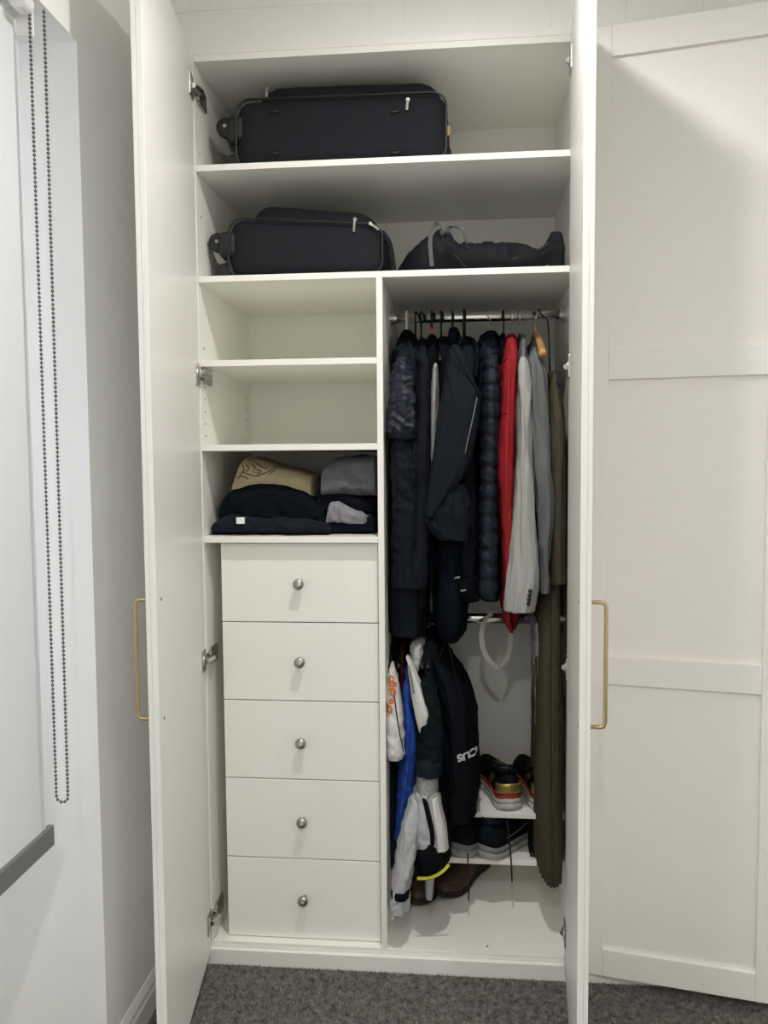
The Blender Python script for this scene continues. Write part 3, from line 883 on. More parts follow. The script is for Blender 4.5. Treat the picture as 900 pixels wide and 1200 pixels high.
stitch('mesh_stripe', [(479.5, 780), (482, 795), (485, 812)], 0.022, cloth('mesh_grey', (0.2, 0.2, 0.2)), g, 0.0022)
g = lower('jacket', 'dark green shell jacket with charcoal ribbed cuff', 'jacket', 497)
loft('body', [(492, 504, 748, .18, .32), (488, 510, 770, .1, .4), (489, 517, 810, .075, .42), (491, 521, 860, .06, .42), (492, 523, 900, .06, .42), (496, 528, 960, .07, .4), (508, 528, 990, .08, .38)], GREENB, g, fold=.006, seed=47, nz=90)
loft('sleeve', [(492, 506, 800, .04, .1), (490, 514, 830, .025, .1), (489, 517, 870, .015, .1), (489, 517, 894, .01, .1)], GREENB, g, fold=.004, crease=.004, cfreq=22, seed=48)
loft('cuff', [(489, 516, 892, .008, .1), (486.5, 517.5, 902, .004, .1), (486, 517, 913, .006, .1)], CUFFM, g, fold=.001, nz=14, seed=49)
g = lower('track_trousers', 'black track trousers with white letters upside down on the leg', 'trousers', 504)
tr = loft('leg', [(503, 509, 742, .2, .32), (501, 514, 758, .14, .36), (501, 524, 778, .1, .38), (503, 536, 796, .08, .4), (505, 547, 815, .07, .4), (508, 555, 838, .06, .4), (512, 559.5, 864, .055, .4), (514, 561, 905, .055, .4), (516, 562.5, 924, .06, .4), (518, 557, 942, .065, .39), (521, 555, 968, .07, .38)], TRACK, g, fold=.006, crease=.002, cfreq=12, seed=50, nz=96)
tubeobj('hanging_cord', smoothpts([atY(515, 775, .1), atY(517, 765, .1), atY(521, 755, .11), atY(526, 757, .1), atY(530, 774, .09), atY(533, 792, .08)], 4), 0.0022, SEAMD, g)
# lettering CUS, upside down on the leg, pressed onto the cloth
fc = bpy.data.curves.new('lettering', 'FONT')
fc.body = 'CUS'
fc.align_x = 'CENTER'; fc.align_y = 'CENTER'
fc.size = 0.034; fc.extrude = 0.0003; fc.offset = 0.0016
fc.space_character = 1.02
fo = bpy.data.objects.new('lettering_tmp', fc)
COL.objects.link(fo)
dg = bpy.context.evaluated_depsgraph_get()
tm = bpy.data.meshes.new_from_object(fo.evaluated_get(dg))
bpy.data.objects.remove(fo, do_unlink=True)
bmt = bmesh.new(); bmt.from_mesh(tm)
bmesh.ops.subdivide_edges(bmt, edges=[e for e in bmt.edges if e.calc_length() > 0.004], cuts=2)
bpy.context.view_layer.update()
bmm = bmesh.new(); bmm.from_mesh(tr.data)
for v in bmm.verts:
    v.co += worldloc(tr)
bvh = BVHTree.FromBMesh(bmm)
ctr = atY(548, 886, 0.06)
rot = Matrix.Rotation(R(180 + 9), 2)
for v in bmt.verts:
    q = rot @ Vector((v.co.x * 0.86, v.co.y * .82))
    x, z = ctr.x + q.x, ctr.z + q.y
    hit = bvh.ray_cast(Vector((x, -0.5, z)), Vector((0, 1, 0)))
    y = hit[0].y if hit[0] is not None else 0.1
    v.co = Vector((x, y - 0.0018 - v.co.z, z))
bmm.free()
finish('lettering', bmt, PRINTW, g)

g = lower('cycling_jersey', 'white grey and black jersey with long sleeve and neon yellow hem', 'shirt', 490)
loft('collar', [(489, 511, 908, .03, .14), (486.5, 513, 922, .015, .15), (486, 513, 936, .015, .15)], mat('speckled_knit', (0.3, 0.3, 0.3), 0.9, nscale=350, namt=0.7), g, fold=.001, nz=18, seed=51)
loft('body', [(486, 513, 930, .022, .2), (482, 517, 945, .015, .22), (478, 520, 970, .01, .24), (477, 524, 992, .008, .24), (481, 521, 1001, .014, .22)], GREYW, g, fold=.005, crease=.003, cfreq=18, seed=52)
loft('white_side', [(503, 514, 938, .012, .1), (506, 518, 960, .004, .1), (508, 522, 980, .0, .1), (509, 525, 1000, .002, .1)], WHITEF, g, fold=.002, nz=30, seed=53)
loft('black_stripe', [(493, 500, 936, .01, .08), (497, 506, 955, .003, .08), (502, 510, 975, -.002, .08), (503, 511, 992, -.002, .08)], TRACK, g, fold=.001, nz=30, seed=54)
loft('lower_panel', [(494, 512, 990, .004, .2), (480, 524, 1000, .0, .22), (478, 527, 1008, -.002, .22), (479, 527.5, 1016, .0, .22), (482, 525, 1022, .001, .21), (486, 517, 1028, .003, .2), (491, 508, 1032, .006, .18)], TRACK, g, fold=.003, nz=30, seed=55, hollow=False)
bm = bmesh.new()
ribbon(bm, smoothpts(pxl([(489, 1029.5), (500, 1029), (511, 1026), (520, 1020), (526, 1013)], 0.0035), 5), 0.0075, (0, 0, 1), 0.003)
finish('hem_trim', bm, NEON, g)['label'] = 'neon yellow hem trim'
loft('sleeve', [(480, 492, 938, .03, .08), (474, 490, 960, .01, .08), (468, 487, 985, -.005, .075), (463, 484, 1015, -.015, .07), (459, 481, 1042, -.02, .06), (457.5, 478.5, 1060, -.02, .05), (457, 478, 1073, -.018, .05)], GREYW, g, fold=.004, crease=.003, cfreq=16, seed=56, nz=90)
loft('sleeve_band', [(457.5, 480, 1048, -.027, .055), (457, 479.6, 1052, -.028, .055), (456.8, 479.2, 1056, -.027, .055)], TRACK, g, fold=.001, nz=8, seed=57)
loft('sleeve', [(501, 508, 1000, .03, .1), (498, 508, 1030, .04, .1), (499, 506, 1055, .05, .1)], GREYW, g, fold=.002, seed=58, nz=24)
g['label'] = 'white grey and black jersey with long sleeve and neon yellow hem'

# ================================================================== luggage
BAGF = cloth('black_ballistic', (0.0050, 0.0072, 0.0118), 0.72, spec=0.3, namt=0.2, bump=0.6, bscale=1200)
BAGF2 = cloth('black_pocket_fabric', (0.0034, 0.0047, 0.0074), 0.75, spec=0.3, bump=0.5, bscale=1200)
PIPE = mat('black_piping', (0.0035, 0.004, 0.0052), 0.4, nscale=60, namt=0.1)
ZIP = mat('zip_metal', (0.32, 0.31, 0.30), 0.35, metal=1.0, nscale=80, namt=0.1)
TAN = mat('tan_leather', (0.36, 0.22, 0.11), 0.6, nscale=50, namt=0.1)


def rbox(name, x0, x1, y0, y1, z0, z1, material, parent, rad, taper=None, sag=0.0, seed=0, sub=10, slope=0.0):
    """soft rounded block: a gridded box pushed to a rounded shape, with slight sag and puckers"""
    bm = bmesh.new()
    n = sub
    bmesh.ops.create_grid(bm, x_segments=1, y_segments=1, size=1)
    bm.free()
    bm = bmesh.new()
    bmesh.ops.create_cube(bm, size=2)
    bmesh.ops.subdivide_edges(bm, edges=bm.edges[:], cuts=n, use_grid_fill=True)
    c = Vector(((x0 + x1) / 2, (y0 + y1) / 2, (z0 + z1) / 2))
    hx, hy, hz = (x1 - x0) / 2, (y1 - y0) / 2, (z1 - z0) / 2
    r_ = min(rad, hx * .98, hy * .98, hz * .98)
    so = Vector((seed, seed * 2.1, seed * .7))
    for v in bm.verts:
        # denser points towards the edges
        q = Vector([math.copysign(abs(a) ** 0.7, a) for a in v.co])
        p = Vector((q.x * hx, q.y * hy, q.z * hz))
        inn = Vector((max(-hx + r_, min(hx - r_, p.x)), max(-hy + r_, min(hy - r_, p.y)), max(-hz + r_, min(hz - r_, p.z))))
        d_ = p - inn
        if d_.length > 1e-6:
            p = inn + d_.normalized() * r_
        if taper:                       # shrink towards the top
            t = (p.z + hz) / (2 * hz)
            p.x *= 1 - taper[0] * t
            p.y *= 1 - taper[1] * t
        if sag:
            p += p.normalized() * sag * noise.noise(p * 9 + so)
        p.z += slope * (p.x / hx) * (1 if p.z > 0 else 0) * (p.z / hz)
        v.co = c + p
    return finish(name, bm, material, parent, smooth=True)


def pullzip(name, p, parent, l=0.03, d=(0, 0, -1)):
    bm = bmesh.new()
    p = Vector(p)
    dv = Vector(d).normalized()
    cyl(bm, p, (0, 1, 0), 0.005, 0.005, 10)
    ribbon(bm, [p + Vector((0, -0.003, 0)), p + dv * l * 0.5 + Vector((0, -0.005, 0)), p + dv * l + Vector((0, -0.003, 0))], 0.006, (1, 0, 0.0) if abs(dv.z) > .5 else (0, 0, 1), 0.0018)
    return finish(name, bm, ZIP, parent)


def suitcase(label, x0, x1, zb, h, y0, y1, pk, wheelz, pockh, slope, studs, zips, whx, seed):
    t = thing('suitcase', label, 'suitcase', ((x0 + x1) / 2, (y0 + y1) / 2, zb), None)
    rbox('body', x0, x1, y0, y1, zb, zb + h, BAGF, t, 0.042, sag=0.003, seed=seed, slope=slope, sub=16)
    rbox('front_pocket', pk[0], pk[1], y0 + 0.02, y1 - 0.03, zb + h - 0.075, zb + h + pockh, BAGF2, t, 0.062, taper=(0.07, 0.05), sag=0.004, seed=seed + 3, slope=slope * 1.2, sub=14)
    # piping round the edge of the side that faces out and of the upper edge
    r_ = 0.037
    for yy, nm in ((y0 + 0.005, 'piping'), (y1 - 0.005, 'piping')):
        pts = []
        e = 0.004
        for cx_, cz_, a0 in ((x1 - r_ - e, zb + h - r_ - e, 0), (x0 + r_ + e, zb + h - r_ - e, 90), (x0 + r_ + e, zb + r_ + e, 180), (x1 - r_ - e, zb + r_ + e, 270)):
            for k in range(6):
                a = R(a0 + 90 * k / 5)
                z_ = cz_ + r_ * math.sin(a)
                z_ += slope * ((cx_ - (x0 + x1) / 2) / ((x1 - x0) / 2)) * max(0, (z_ - zb - h / 2) / (h / 2))
                pts.append(Vector((cx_ + r_ * math.cos(a), yy, z_)))
        bm = bmesh.new(); tube(bm, pts, 0.003, 7, closed=True)
        finish(nm, bm, PIPE, t, smooth=True)
    for yy in (y0 + 0.035, y1 - 0.05):
        hs = rbox('wheel_housing', whx + 0.004, x0 + 0.03, yy - 0.028, yy + 0.028, zb + wheelz - 0.045, zb + wheelz + 0.025, BLACKP, t, 0.018, seed=seed, sub=6)
        bm = bmesh.new(); lathe(bm, (whx, yy - 0.012, zb + wheelz), (0, 1, 0), [(0.016, -0.002), (0.023, 0), (0.025, 0.004), (0.025, 0.02), (0.023, 0.024), (0.016, 0.026)], 26)
        wh = finish('wheel', bm, BLACKP, t, smooth=True)
        bm = bmesh.new(); cyl(bm, (whx, yy - 0.0155, zb + wheelz), (0, 1, 0), 0.005, 0.004, 12)
        finish('axle_cap', bm, ZIP, wh)
        hs2 = rbox('wheel_housing', whx + 0.002, x0 + 0.02, yy - 0.02, yy + 0.03, zb + 0.002, zb + 0.05, BLACKP, t, 0.014, seed=seed + 1, sub=6)
    for (a, b) in studs:
        bm = bmesh.new()
        lathe(bm, (a, y0 + 0.001, b), (0, -1, 0), [(0.011, 0), (0.010, 0.004), (0.006, 0.006), (0, 0.0062)], 18)
        for v in bm.verts:
            v.co.z = b + (v.co.z - b) * 0.45
            v.co.x = a + (v.co.x - a) * 1.3
        finish('stud', bm, BLACKP, t, smooth=True)
    for z_ in zips:
        pullzip('zip_pull', *z_[:1], t, l=z_[1], d=z_[2])
    return t


yS = 0.05
A0 = atY(275, 190, yS); A1 = atY(525, 183, yS)
zs = ZA + TH + 0.0005
t1 = suitcase('large black soft suitcase on the top shelf under the wardrobe top', A0.x, A1.x, zs, 0.182, yS, 0.47, (atY(289, 110, yS).x, A1.x - 0.004), 0.122, 0.052, -0.003,
              [(atY(322, 131, yS).x, atY(322, 131, yS).z), (atY(322, 181, yS).x, atY(322, 180, yS).z), (atY(463, 131, yS).x, atY(463, 131, yS).z), (atY(463, 180, yS).x, atY(463, 179, yS).z)],
              [(atY(478, 117, yS - .004), 0.026, (-.1, 0, -1)), (atY(313, 105, yS + .022), 0.02, (0, 0, -1))], atY(263, 136, yS + .02).x, 2.0)
rbox('side_handle', A1.x - 0.012, A1.x + 0.008, 0.10, 0.30, zs + 0.03, zs + 0.06, BAGF2, t1, 0.01, seed=4, sub=6)
box('luggage_tag', A1.x - 0.004, A1.x + 0.006, 0.075, 0.085, zs + 0.075, zs + 0.1, TAN, t1, bev=0.002)

yS2 = 0.05
B0 = atY(266, 320, yS2); B1 = atY(450, 318, yS2)
zs2 = ZB + TH + 0.0005
t2 = suitcase('smaller black soft suitcase on the second shelf beside the duffel bag', B0.x, B1.x, zs2, 0.15, yS2, 0.46, (atY(282, 250, yS2).x, B1.x - 0.012), 0.105, 0.046, -0.016,
              [], [(atY(416, 257, yS2 - .004), 0.032, (-.1, 0, -1)), (atY(434, 262, yS2 - .002), 0.028, (.8, 0, -.6))], atY(254, 275, yS2 + .02).x, 5.0)
bm = bmesh.new()
tube(bm, smoothpts([(B1.x - .008, .09, zs2 + .12), (B1.x + .01, .085, zs2 + .09), (B1.x + .018, .085, zs2 + .05), (B1.x + .02, .085, zs2 + .012), (B1.x + .0, .085, zs2 + .008)], 5), 0.008, 8)
finish('side_handle', bm, BAGF2, t2, smooth=True)

# duffel bag -----------------------------------------------------------------
DUF = cloth('duffel_nylon', (0.0058, 0.0078, 0.0113), 0.8, spec=0.25, namt=0.15, bump=0.3, bscale=300)
WEB = mat('grey_webbing', (0.085, 0.085, 0.09), 0.7, nscale=200, namt=0.2, bump=0.2, bscale=600)
db = thing('duffel_bag', 'soft black duffel bag slumped on the second shelf with loose handles', 'bag', (0.24, 0.2, zs2))
yD = 0.06
prof = [(462, 312), (470, 302), (480, 292), (492, 284), (505, 275), (516, 271), (528, 276), (540, 285), (555, 287), (570, 285), (585, 286), (600, 287), (615, 289), (628, 290), (640, 286), (650, 280), (658, 284), (662, 296), (664, 310)]
bm = bmesh.new()
rows = []
NS = 30
P = lerp_secs([(a, b) for a, b in prof], 70)
for i, (a, b) in enumerate(P):
    p = atY(a, b, yD + 0.06)
    x = p.x; top = max(p.z, zs2 + 0.012)
    hgt = top - zs2
    f = i / 69
    dep = (0.03 + 0.27 * min(1, 5 * f) * min(1, 6 * (1 - f) + .25)) / 2
    cy_ = yD + 0.15
    row = []
    for k in range(NS):
        a_ = 2 * math.pi * k / NS
        ca, sa = math.cos(a_), math.sin(a_)
        y = cy_ + math.copysign(abs(ca) ** 0.75, ca) * dep
        z = zs2 + hgt / 2 + math.copysign(abs(sa) ** 0.75, sa) * hgt / 2
        up_ = max(0, sa + .35)
        n1 = noise.noise(Vector((x * 16, y * 12, z * 22 + 4)))
        n2 = noise.noise(Vector((x * 40 + z * 30, y * 22, z * 36 + 9)))
        n3 = 1 - 3 * abs(noise.noise(Vector((x * 24 - z * 20, y * 14, z * 30 + x * 8))))
        z += up_ * (n1 * 0.012 + n2 * 0.006 + n3 * .006)
        y += (n1 * .014 + n2 * .007 - n3 * .009) * (1 if z > zs2 + .01 else .3)
        row.append(bm.verts.new((x, y, max(z, zs2 + 0.0006))))
    rows.append(row)
for A_, B_ in zip(rows, rows[1:]):
    for k in range(NS):
        bm.faces.new((A_[k], A_[(k + 1) % NS], B_[(k + 1) % NS], B_[k]))
bm.faces.new(rows[0]); bm.faces.new(rows[-1][::-1])
finish('bag_body', bm, DUF, db, smooth=True)
for nm, pts, yy, w_ in (('handle', [(506, 312), (505, 300), (504, 285), (506, 270), (512, 262), (518, 263), (520, 270), (516, 274)], 0.055, 0.011),
                        ('handle', [(523, 273), (528, 266), (537, 266), (544, 273), (547, 284)], 0.10, 0.010),
                        ('strap', [(640, 316), (644, 306), (648, 297), (653, 292)], 0.075, 0.009)):
    bm = bmesh.new()
    ribbon(bm, smoothpts(pxl(pts, yy), 6), w_, (1, 0.35, 0.2), 0.003)
    finish(nm, bm, WEB, db)
t3 = [(516, 273), (524, 288), (534, 300), (545, 312)]
tubeobj('seam_piping', smoothpts(pxl(t3, .062), 6), 0.0022, PIPE, db)
tubeobj('seam_piping', smoothpts(pxl([(545, 287), (562, 300), (580, 306), (605, 303), (630, 294), (645, 284)], .062), 6), 0.0022, PIPE, db)
rbox('end_pocket', atY(640, 300, .1).x, atY(662, 300, .1).x, 0.07, 0.2, zs2 + 0.05, zs2 + 0.108, DUF, db, 0.012, taper=(.35, .1), sag=0.008, seed=8, sub=8)

# ================================================================== folded clothes
zf = ZE + TH
def mound(name, label, cat, top, base, yf, yb, material, seed, group, nx=90, ns=48, wr_=0.008):
    """folded cloth: silhouette of its upper edge as seen from the front (pixels), flat underside, soft creases"""
    zs_ = [atY(a, b, yf + .03) for a, b in top]
    t = thing(name, label, cat, ((zs_[0].x + zs_[-1].x) / 2, (yf + yb) / 2, base), group)
    P_ = lerp_secs([(p.x, max(p.z, base + .004)) for p in zs_], nx)
    bm = bmesh.new()
    rows = []
    so = Vector((seed * 3.7, seed * 1.3, seed * 5.1))
    for i, (x, tz) in enumerate(P_):
        f = i / (nx - 1)
        pin = min(1, 9 * f + .12) * min(1, 9 * (1 - f) + .12)
        dep = (yb - yf) / 2 * (0.80 + 0.20 * pin)
        hz = (tz - base) / 2
        row = []
        for k in range(ns):
            a = 2 * math.pi * k / ns
            ca, sa = math.cos(a), math.sin(a)
            y = (yf + yb) / 2 + math.copysign(abs(ca) ** .45, ca) * dep
            z = base + hz + math.copysign(abs(sa) ** .55, sa) * hz
            q = Vector((x * 12, y * 6, z * 42)) + so
            n1 = 1 - 3 * abs(noise.noise(q + Vector((0, 0, 3 * noise.noise(Vector((x * 7, 0, seed)))))))
            n2 = noise.noise(Vector((x * 26, y * 14, z * 40)) + so)
            y += wr_ * (n1 * .9 + n2 * .6) * (1 if ca < 0 else .4)
            z += wr_ * (.7 * n2 + .5 * n1) * max(0, sa + .2)
            row.append(bm.verts.new((x + wr_ * .4 * n2, y, max(z, base + .0004))))
        rows.append(row)
    for A, B in zip(rows, rows[1:]):
        for k in range(ns):
            bm.faces.new((A[k], A[(k + 1) % ns], B[(k + 1) % ns], B[k]))
    bm.faces.new(rows[0]); bm.faces.new(rows[-1][::-1])
    finish('folded_cloth', bm, material, t, smooth=True)
    return t


def fx(px, y=0.06, py=600):
    return atY(px, py, y).x
CHT = cloth('charcoal_jersey', (0.0112, 0.0149, 0.0209), 0.95)
BLT = cloth('black_sweat', (0.0039, 0.0059, 0.0091), 0.95)
TANF = cloth('tan_jersey', (0.40, 0.34, 0.22), 0.95, namt=0.08)
GRF = cloth('grey_jersey', (0.11, 0.115, 0.13), 0.95)
LIL = cloth('lilac_grey_jersey', (0.24, 0.235, 0.265), 0.95)
NVF = cloth('navy_jersey', (0.0048, 0.0061, 0.0116), 0.95)
FG1, FG2 = 'left folded stack on the shelf above the drawers', 'right folded stack on the shelf above the drawers'
fz = lambda py, y=0.05: atY(320, py, y).z
a_ = mound('folded_t_shirt', 'charcoal folded t shirt with white care label at the bottom of the stack', 'shirt', [(248, 624), (250, 614), (258, 607), (270, 601), (280, 600), (292, 604), (310, 606), (325, 603), (345, 605), (365, 606), (379, 610), (386, 618), (387, 625)], zf + .0005, .028, .36, CHT, 1, FG1)
box('care_label', fx(278, .03), fx(287.5, .03), 0.018, 0.026, fz(613.5, .03), fz(606, .03), WHITEP, a_, bev=0.001)
mound('folded_sweater', 'thick black folded sweater in the middle of the stack', 'sweater', [(257, 608), (260, 592), (264, 580), (272, 573), (284, 569), (296, 566), (318, 565), (340, 568), (356, 574), (368, 583), (378, 594), (384, 608)], zf + .02, .05, .36, BLT, 2, FG1)
tt = mound('folded_t_shirt', 'tan folded t shirt with dark line drawing on top of the stack', 'shirt', [(271, 578), (274, 566), (278, 552), (282, 540), (288, 536), (298, 538), (312, 543), (330, 549), (348, 553), (360, 557), (366, 563), (369, 576)], zf + .075, .085, .37, TANF, 3, FG1, wr_=.004)
# line drawing on the tan shirt, laid onto the cloth
bmm = bmesh.new()
for ch_ in tt.children:
    tmp = bmesh.new(); tmp.from_mesh(ch_.data)
    for v in tmp.verts:
        v.co += worldloc(ch_)
    me_ = bpy.data.meshes.new('tmp'); tmp.to_mesh(me_); tmp.free(); bmm.from_mesh(me_); bpy.data.meshes.remove(me_)
bv = BVHTree.FromBMesh(bmm)
INK = mat('dark_ink', (0.02, 0.02, 0.018), 0.9, nscale=80, namt=0.1)
GOLDINK = mat('ochre_ink', (0.22, 0.16, 0.06), 0.9, nscale=80, namt=0.1)
for pts, mm in (([(283, 541), (290, 539), (297, 541), (305, 546), (313, 550)], INK), ([(284, 553), (292, 556), (300, 558), (309, 555), (316, 552), (322, 548)], INK), ([(281, 557), (286, 551), (284, 545)], INK),
                ([(316, 555), (322, 551), (324, 547)], INK), ([(288, 545), (292, 549), (288, 553)], INK), ([(296, 545), (300, 550), (306, 552), (302, 556)], INK), ([(292, 543), (299, 547), (296, 553), (304, 554)], GOLDINK),
                ([(278, 560), (284, 558), (291, 561)], INK)):
    q = []
    for a, b in pts:
        d_ = ray(a, b).normalized()
        hit = bv.ray_cast(CAM, d_)
        if hit[0] is not None:
            q.append(hit[0] + hit[1] * 0.0006 if hit[1].dot(d_) < 0 else hit[0] - hit[1] * 0.0006)
    if len(q) > 2:
        tubeobj('line_drawing', smoothpts(q, 4), 0.0013, mm, tt, seg=5)
bmm.free()
mound('folded_t_shirt', 'navy folded t shirt at the bottom of the right stack', 'shirt', [(382, 620), (384, 611), (391, 606), (402, 604), (420, 603), (436, 602), (440.5, 606)], zf + .0005, .06, .36, NVF, 4, FG2)
mound('folded_t_shirt', 'crumpled lilac grey t shirt between the dark ones', 'shirt', [(384, 606), (385, 594), (388, 586), (396, 584), (404, 588), (414, 593), (424, 597), (434, 603)], zf + .022, .052, .34, LIL, 5, FG2, wr_=.009)
mound('folded_sweater', 'black folded sweater under the grey one on the right stack', 'sweater', [(373, 586), (374, 574), (378, 566), (388, 565), (402, 572), (420, 580), (440.5, 584)], zf + .05, .07, .36, NVF, 6, FG2)
mound('folded_sweater', 'grey folded sweater topping the right stack', 'sweater', [(376, 564), (378, 550), (382, 543), (390, 539), (404, 537), (420, 535), (434, 534), (439, 536), (441, 545)], fz(583, .06), .05, .37, GRF, 7, FG2)

# ================================================================== shoes
def shoe(name, label, loc, rotz, mats, L=0.285, W=0.098, sole=0.032, H=0.105, high=0.0, group=None, heel_tab=None, stripe=None, lace=None, mark=None, swoosh=None, toe_spring=0.012, loops=True):
    """local frame: toe towards +Y, heel at y=0"""
    t = thing(name, label, 'shoe', loc, group)
    rm = Matrix.Rotation(rotz, 4, 'Z')
    base = Vector(loc)
    def M(v): return base + rm @ Vector(v)
    def halfw(f):     # sole half width along the length
        pts = [(0, .10), (.015, .22), (.045, .33), (.15, .40), (.35, .38), (.5, .41), (.68, .50), (.82, .46), (.93, .32), (1, .14)]
        for (a, b), (c, d_) in zip(pts, pts[1:]):
            if f <= c:
                return W * (b + (d_ - b) * (f - a) / (c - a))
        return W * .14
    def ctr(f): return 0.006 * math.sin(f * math.pi)
    def loft_y(rows, nm, mm, par):
        bm = bmesh.new(); rings = [[bm.verts.new(M(p)) for p in r] for r in rows]
        n = len(rings[0])
        for A, B in zip(rings, rings[1:]):
            for k in range(n):
                bm.faces.new((A[k], A[(k + 1) % n], B[(k + 1) % n], B[k]))
        bm.faces.new(rings[0]); bm.faces.new(rings[-1][::-1])
        return finish(nm, bm, mm, par, smooth=True)
    N = 24
    def solerows(z0, z1, ex, f0=0.0, f1=1.0):
        rows = []
        for i in range(N + 1):
            f = f0 + (f1 - f0) * (0.5 - 0.5 * math.cos(math.pi * i / N))
            hw = halfw(f) + ex
            ys = f * L
            lift = toe_spring * max(0, (f - .72) / .28) ** 2 + 0.006 * max(0, (.08 - f) / .08)
            r = []
            for k in range(12):
                a = 2 * math.pi * k / 12
                ca, sa = math.cos(a), math.sin(a)
                r.append((ctr(f) + math.copysign(abs(ca) ** .5, ca) * hw, ys, (z0 + z1) / 2 + math.copysign(abs(sa) ** .5, sa) * (z1 - z0) / 2 + lift))
            rows.append(r)
        return rows
    s1 = loft_y(solerows(0, sole * .55, .003), 'outsole', mats[0], t)
    loft_y(solerows(sole * .5, sole, .002), 'midsole', mats[1], t)
    # upper with an ankle opening
    rows = []
    for i in range(N + 1):
        f = 0.005 + 0.985 * (0.5 - 0.5 * math.cos(math.pi * i / N))
        hw = halfw(f) - 0.002
        if f < .30:
            top = H + high - 0.25 * (H - sole) * (f / .3) * (0 if high else 1) * 0.6
            if f < .06: top -= (0.06 - f) * .25
        else:
            e = (f - .30) / .70
            top = sole + (H * .92 - sole) * (1 - e ** .85 * .62) if e < .85 else sole + (H * .92 - sole) * (1 - .54) * (1 - ((e - .85) / .15) ** 2 * .55)
            if high and e < .25:
                top += high * (1 - e / .25) ** 1.5
        lift = toe_spring * max(0, (f - .72) / .28) ** 2
        r = []
        for k in range(20):
            a = 2 * math.pi * k / 20
            ca, sa = math.cos(a), math.sin(a)
            zz = sole * .75 + (max(sa, -0.0) ** .7 if sa > 0 else 0) * (top - sole * .75)
            narrow = 1 - .34 * (max(0, sa)) ** 2
            r.append((ctr(f) + math.copysign(abs(ca) ** .6, ca) * hw * narrow, f * L, zz + lift))
        rows.append(r)
    u_ = loft_y(rows, 'upper', mats[2], t)
    # ankle collar: padded ring round the opening and dark inside
    cz = H + high - 0.004
    ring = []
    for k in range(18):
        a = 2 * math.pi * k / 18
        yy = L * (.165 + .135 * math.sin(a))
        ring.append(M((math.cos(a) * W * .27 + ctr(.16), yy, cz - (0.012 if math.sin(a) > 0 and not high else 0) * abs(math.sin(a)) + .004 * (math.sin(a) < -.5))))
    bm = bmesh.new(); tube(bm, ring, 0.006, 8, closed=True)
    finish('collar', bm, mats[3], t, smooth=True)
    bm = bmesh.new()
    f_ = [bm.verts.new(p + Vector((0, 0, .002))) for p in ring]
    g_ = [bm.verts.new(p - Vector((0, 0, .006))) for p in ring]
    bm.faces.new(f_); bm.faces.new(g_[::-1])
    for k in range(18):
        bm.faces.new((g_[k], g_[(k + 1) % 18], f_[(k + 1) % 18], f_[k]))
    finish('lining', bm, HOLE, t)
    # laces across the vamp
    bm = bmesh.new()
    for k in range(5):
        f = .36 + .065 * k
        e = (f - .30) / .70
        top = sole + (H * .92 - sole) * (1 - e ** .85 * .62) + (high * max(0, 1 - e / .25) ** 1.5 if high else 0)
        tube(bm, [M((ctr(f) + s_ * W * .2, f * L + (.004 if s_ > 0 else -.004), top + .001 - abs(s_) * .007)) for s_ in (-1, -.5, 0, .5, 1)], 0.0022, 6)
    finish('laces', bm, mats[4], t, smooth=True)
    if heel_tab:
        bm = bmesh.new()
        rws = []
        for zz in [sole + .022 + .028 * q / 4 for q in range(5)]:
            rws.append([M((W * .40 * math.sin(a), .030 - .036 * math.cos(a) + 0.0 * zz, zz - .004 * abs(math.sin(a)))) for a in [R(-80 + 160 * k / 10) for k in range(11)]])
        vr = [[bm.verts.new(p) for p in r] for r in rws]
        for A, B in zip(vr, vr[1:]):
            for k in range(10):
                bm.faces.new((A[k], A[k + 1], B[k + 1], B[k]))
        ht = finish('heel_tab', bm, heel_tab, t, smooth=True)
        sd = ht.modifiers.new('solid', 'SOLIDIFY'); sd.thickness = 0.004
    if stripe:
        rr = solerows(sole * .92, sole * 1.35, .0005)
        loft_y(rr, 'sole_stripe', stripe, t)
    if mark:
        bm = bmesh.new()
        for s_ in (-1, 1):
            for k in range(2):
                tube(bm, [M((s_ * (halfw(f) - .002 - (zz - sole) * .12) + ctr(f), f * L, zz)) for f, zz in ((.38 + .06 * k, sole + .008), (.33 + .06 * k, sole + .026), (.26 + .06 * k, sole + .046))], 0.0022, 6)
        finish('side_stripes', bm, mark, t, smooth=True)
    if swoosh:
        bm = bmesh.new()
        for s_ in (-1, 1):
            tube(bm, smoothpts([M((s_ * (halfw(f) + .0 - max(0, zz - sole) * .1) + ctr(f), f * L, zz)) for f, zz in ((.22, sole + .016), (.34, sole + .016), (.48, sole + .022), (.6, sole + .032))], 4), 0.0012, 6)
        finish('side_mark', bm, swoosh, t, smooth=True)
    if loops:
        bm = bmesh.new()
        tube(bm, smoothpts([M((-.006, .012, H + high - .01)), M((-.006, .002, H + high + .012)), M((.006, .002, H + high + .012)), M((.006, .012, H + high - .01))], 4), 0.003, 6)
        finish('pull_loop', bm, mats[3], t, smooth=True)
    return t


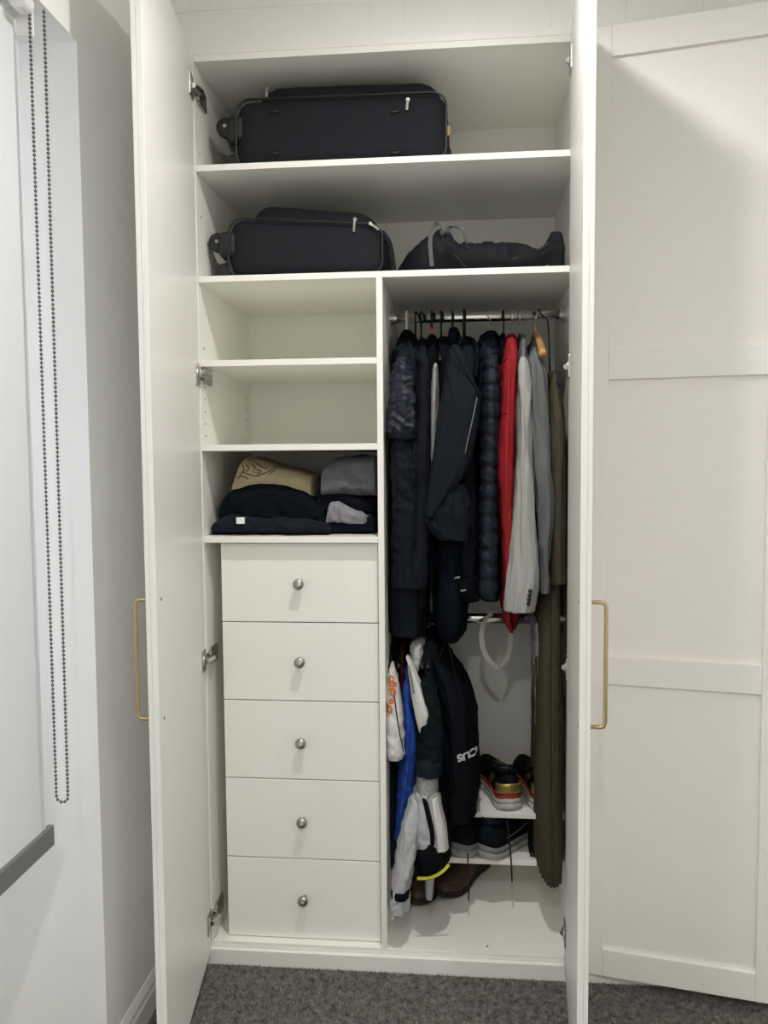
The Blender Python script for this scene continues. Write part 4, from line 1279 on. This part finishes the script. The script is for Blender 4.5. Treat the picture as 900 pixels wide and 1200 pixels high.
SOLEW = mat('white_rubber', (0.52, 0.50, 0.48), 0.7, nscale=60, namt=0.08)
SOLER = mat('red_foam', (0.50, 0.045, 0.02), 0.6, nscale=60, namt=0.05)
SOLEG = mat('grey_foam', (0.30, 0.305, 0.31), 0.75, nscale=60, namt=0.1)
SOLEG2 = mat('mid_grey_rubber', (0.19, 0.195, 0.2), 0.75, nscale=60, namt=0.1)
NAVK = cloth('navy_mesh', (0.006, 0.0085, 0.013), 0.8)
GLD = mat('gold_foil', (0.42, 0.33, 0.10), 0.35, metal=0.7, nscale=60, namt=0.1)
LACE = mat('black_lace', (0.01, 0.01, 0.011), 0.8, nscale=100, namt=0.2)
LACEG = mat('grey_lace', (0.12, 0.12, 0.12), 0.8, nscale=100, namt=0.2)
BROWN = mat('brown_leather', (0.055, 0.026, 0.018), 0.5, nscale=30, namt=0.25, bump=0.2, bscale=150)
BROWNS = mat('dark_brown_sole', (0.018, 0.012, 0.01), 0.7, nscale=60, namt=0.1)
SG = 'navy trainers with gold heels'
za = S1Z + 0.0005
p = atY(599, 947, 0.21)
shoe('trainer', 'navy trainer with gold heel tab and red foam standing beside its twin', (p.x, 0.212, za), R(14), (SOLEW, SOLEW, NAVK, NAVK, LACEG), L=.29, W=.104, sole=.034, H=.115, group=SG, heel_tab=GLD, stripe=SOLER, mark=GLD)
p = atY(640, 948, 0.21)
shoe('trainer', 'navy trainer with gold heel tab and red foam half hidden by the olive cardigan', (p.x, 0.214, za), R(10), (SOLEW, SOLEW, NAVK, NAVK, LACEG), L=.29, W=.1, sole=.034, H=.115, group=SG, heel_tab=GLD, stripe=SOLER, mark=GLD)
zb_ = S2Z + 0.0005
SG = 'grey soled trainers'
p = atY(566, 1008, 0.19)
shoe('trainer', 'black trainer with grey sole and trailing lace on the lower shoe shelf', (p.x, 0.195, zb_), R(-36), (SOLEG, SOLEG2, NAVK, NAVK, LACE), L=.285, W=.1, sole=.04, H=.11, group=SG, swoosh=SOLEG2)
p = atY(536, 1004, 0.19)
shoe('trainer', 'black trainer with grey sole tucked behind the track trousers', (p.x, 0.20, zb_), R(-26), (SOLEG, SOLEG2, NAVK, NAVK, LACE), L=.285, W=.098, sole=.04, H=.11, group=SG, swoosh=SOLEG2)
ll = thing('shoe_lace', 'loose black shoe lace dangling from the lower shoe shelf', 'lace', (atY(598, 1000, .19).x, .19, .15))
tubeobj('lace', smoothpts(pxl([(594, 962), (596, 975), (597.5, 990), (599, 1010), (600, 1034)], 0.195), 5), 0.0022, LACE, ll)
ll = thing('shoe_lace', 'loose black lace hanging over the brown boots', 'lace', (atY(549, 1040, .19).x, .17, .07))
tubeobj('lace', smoothpts(pxl([(548, 1000), (548.5, 1020), (549.5, 1040), (549, 1055)], 0.15), 5), 0.002, LACE, ll)
zc_ = ZK + 0.0005
for (px_, py_), rz_, lb_ in (((517, 1055), 152, 'brown leather boot with its toe towards the wardrobe opening'), ((487, 1064), 168, 'brown leather boot half hidden behind the grey jersey sleeve')):
    dv = ray(px_, py_)
    tp = CAM + dv * ((zc_ - CAM.z) / dv.z)
    ax = Vector((-math.sin(R(rz_)), math.cos(R(rz_)), 0))
    hp = tp - ax * 0.285
    shoe('boot', lb_, (hp.x, hp.y, zc_), R(rz_), (BROWNS, BROWNS, BROWN, BROWN, LACE), L=.29, W=.1, sole=.018, H=.085, high=.03, group='brown boots', loops=False)
# navy slipper boot at the end of the lower shoe shelf
p = atY(634, 1000, 0.25)
sb = thing('slipper', 'dark navy felt slipper at the right end of the lower shoe shelf', 'slipper', (p.x, 0.3, zb_))
rbox('slipper_body', atY(621, 1000, .23).x, atY(650, 1000, .23).x, 0.225, 0.46, zb_, zb_ + 0.112, NVF, sb, 0.02, taper=(.05, .1), sag=.003, seed=3, sub=8)
rbox('slipper_sole', atY(620.5, 1000, .23).x, atY(650.5, 1000, .23).x, 0.222, 0.462, zb_, zb_ + 0.012, BLACKP, sb, 0.005, sub=6)
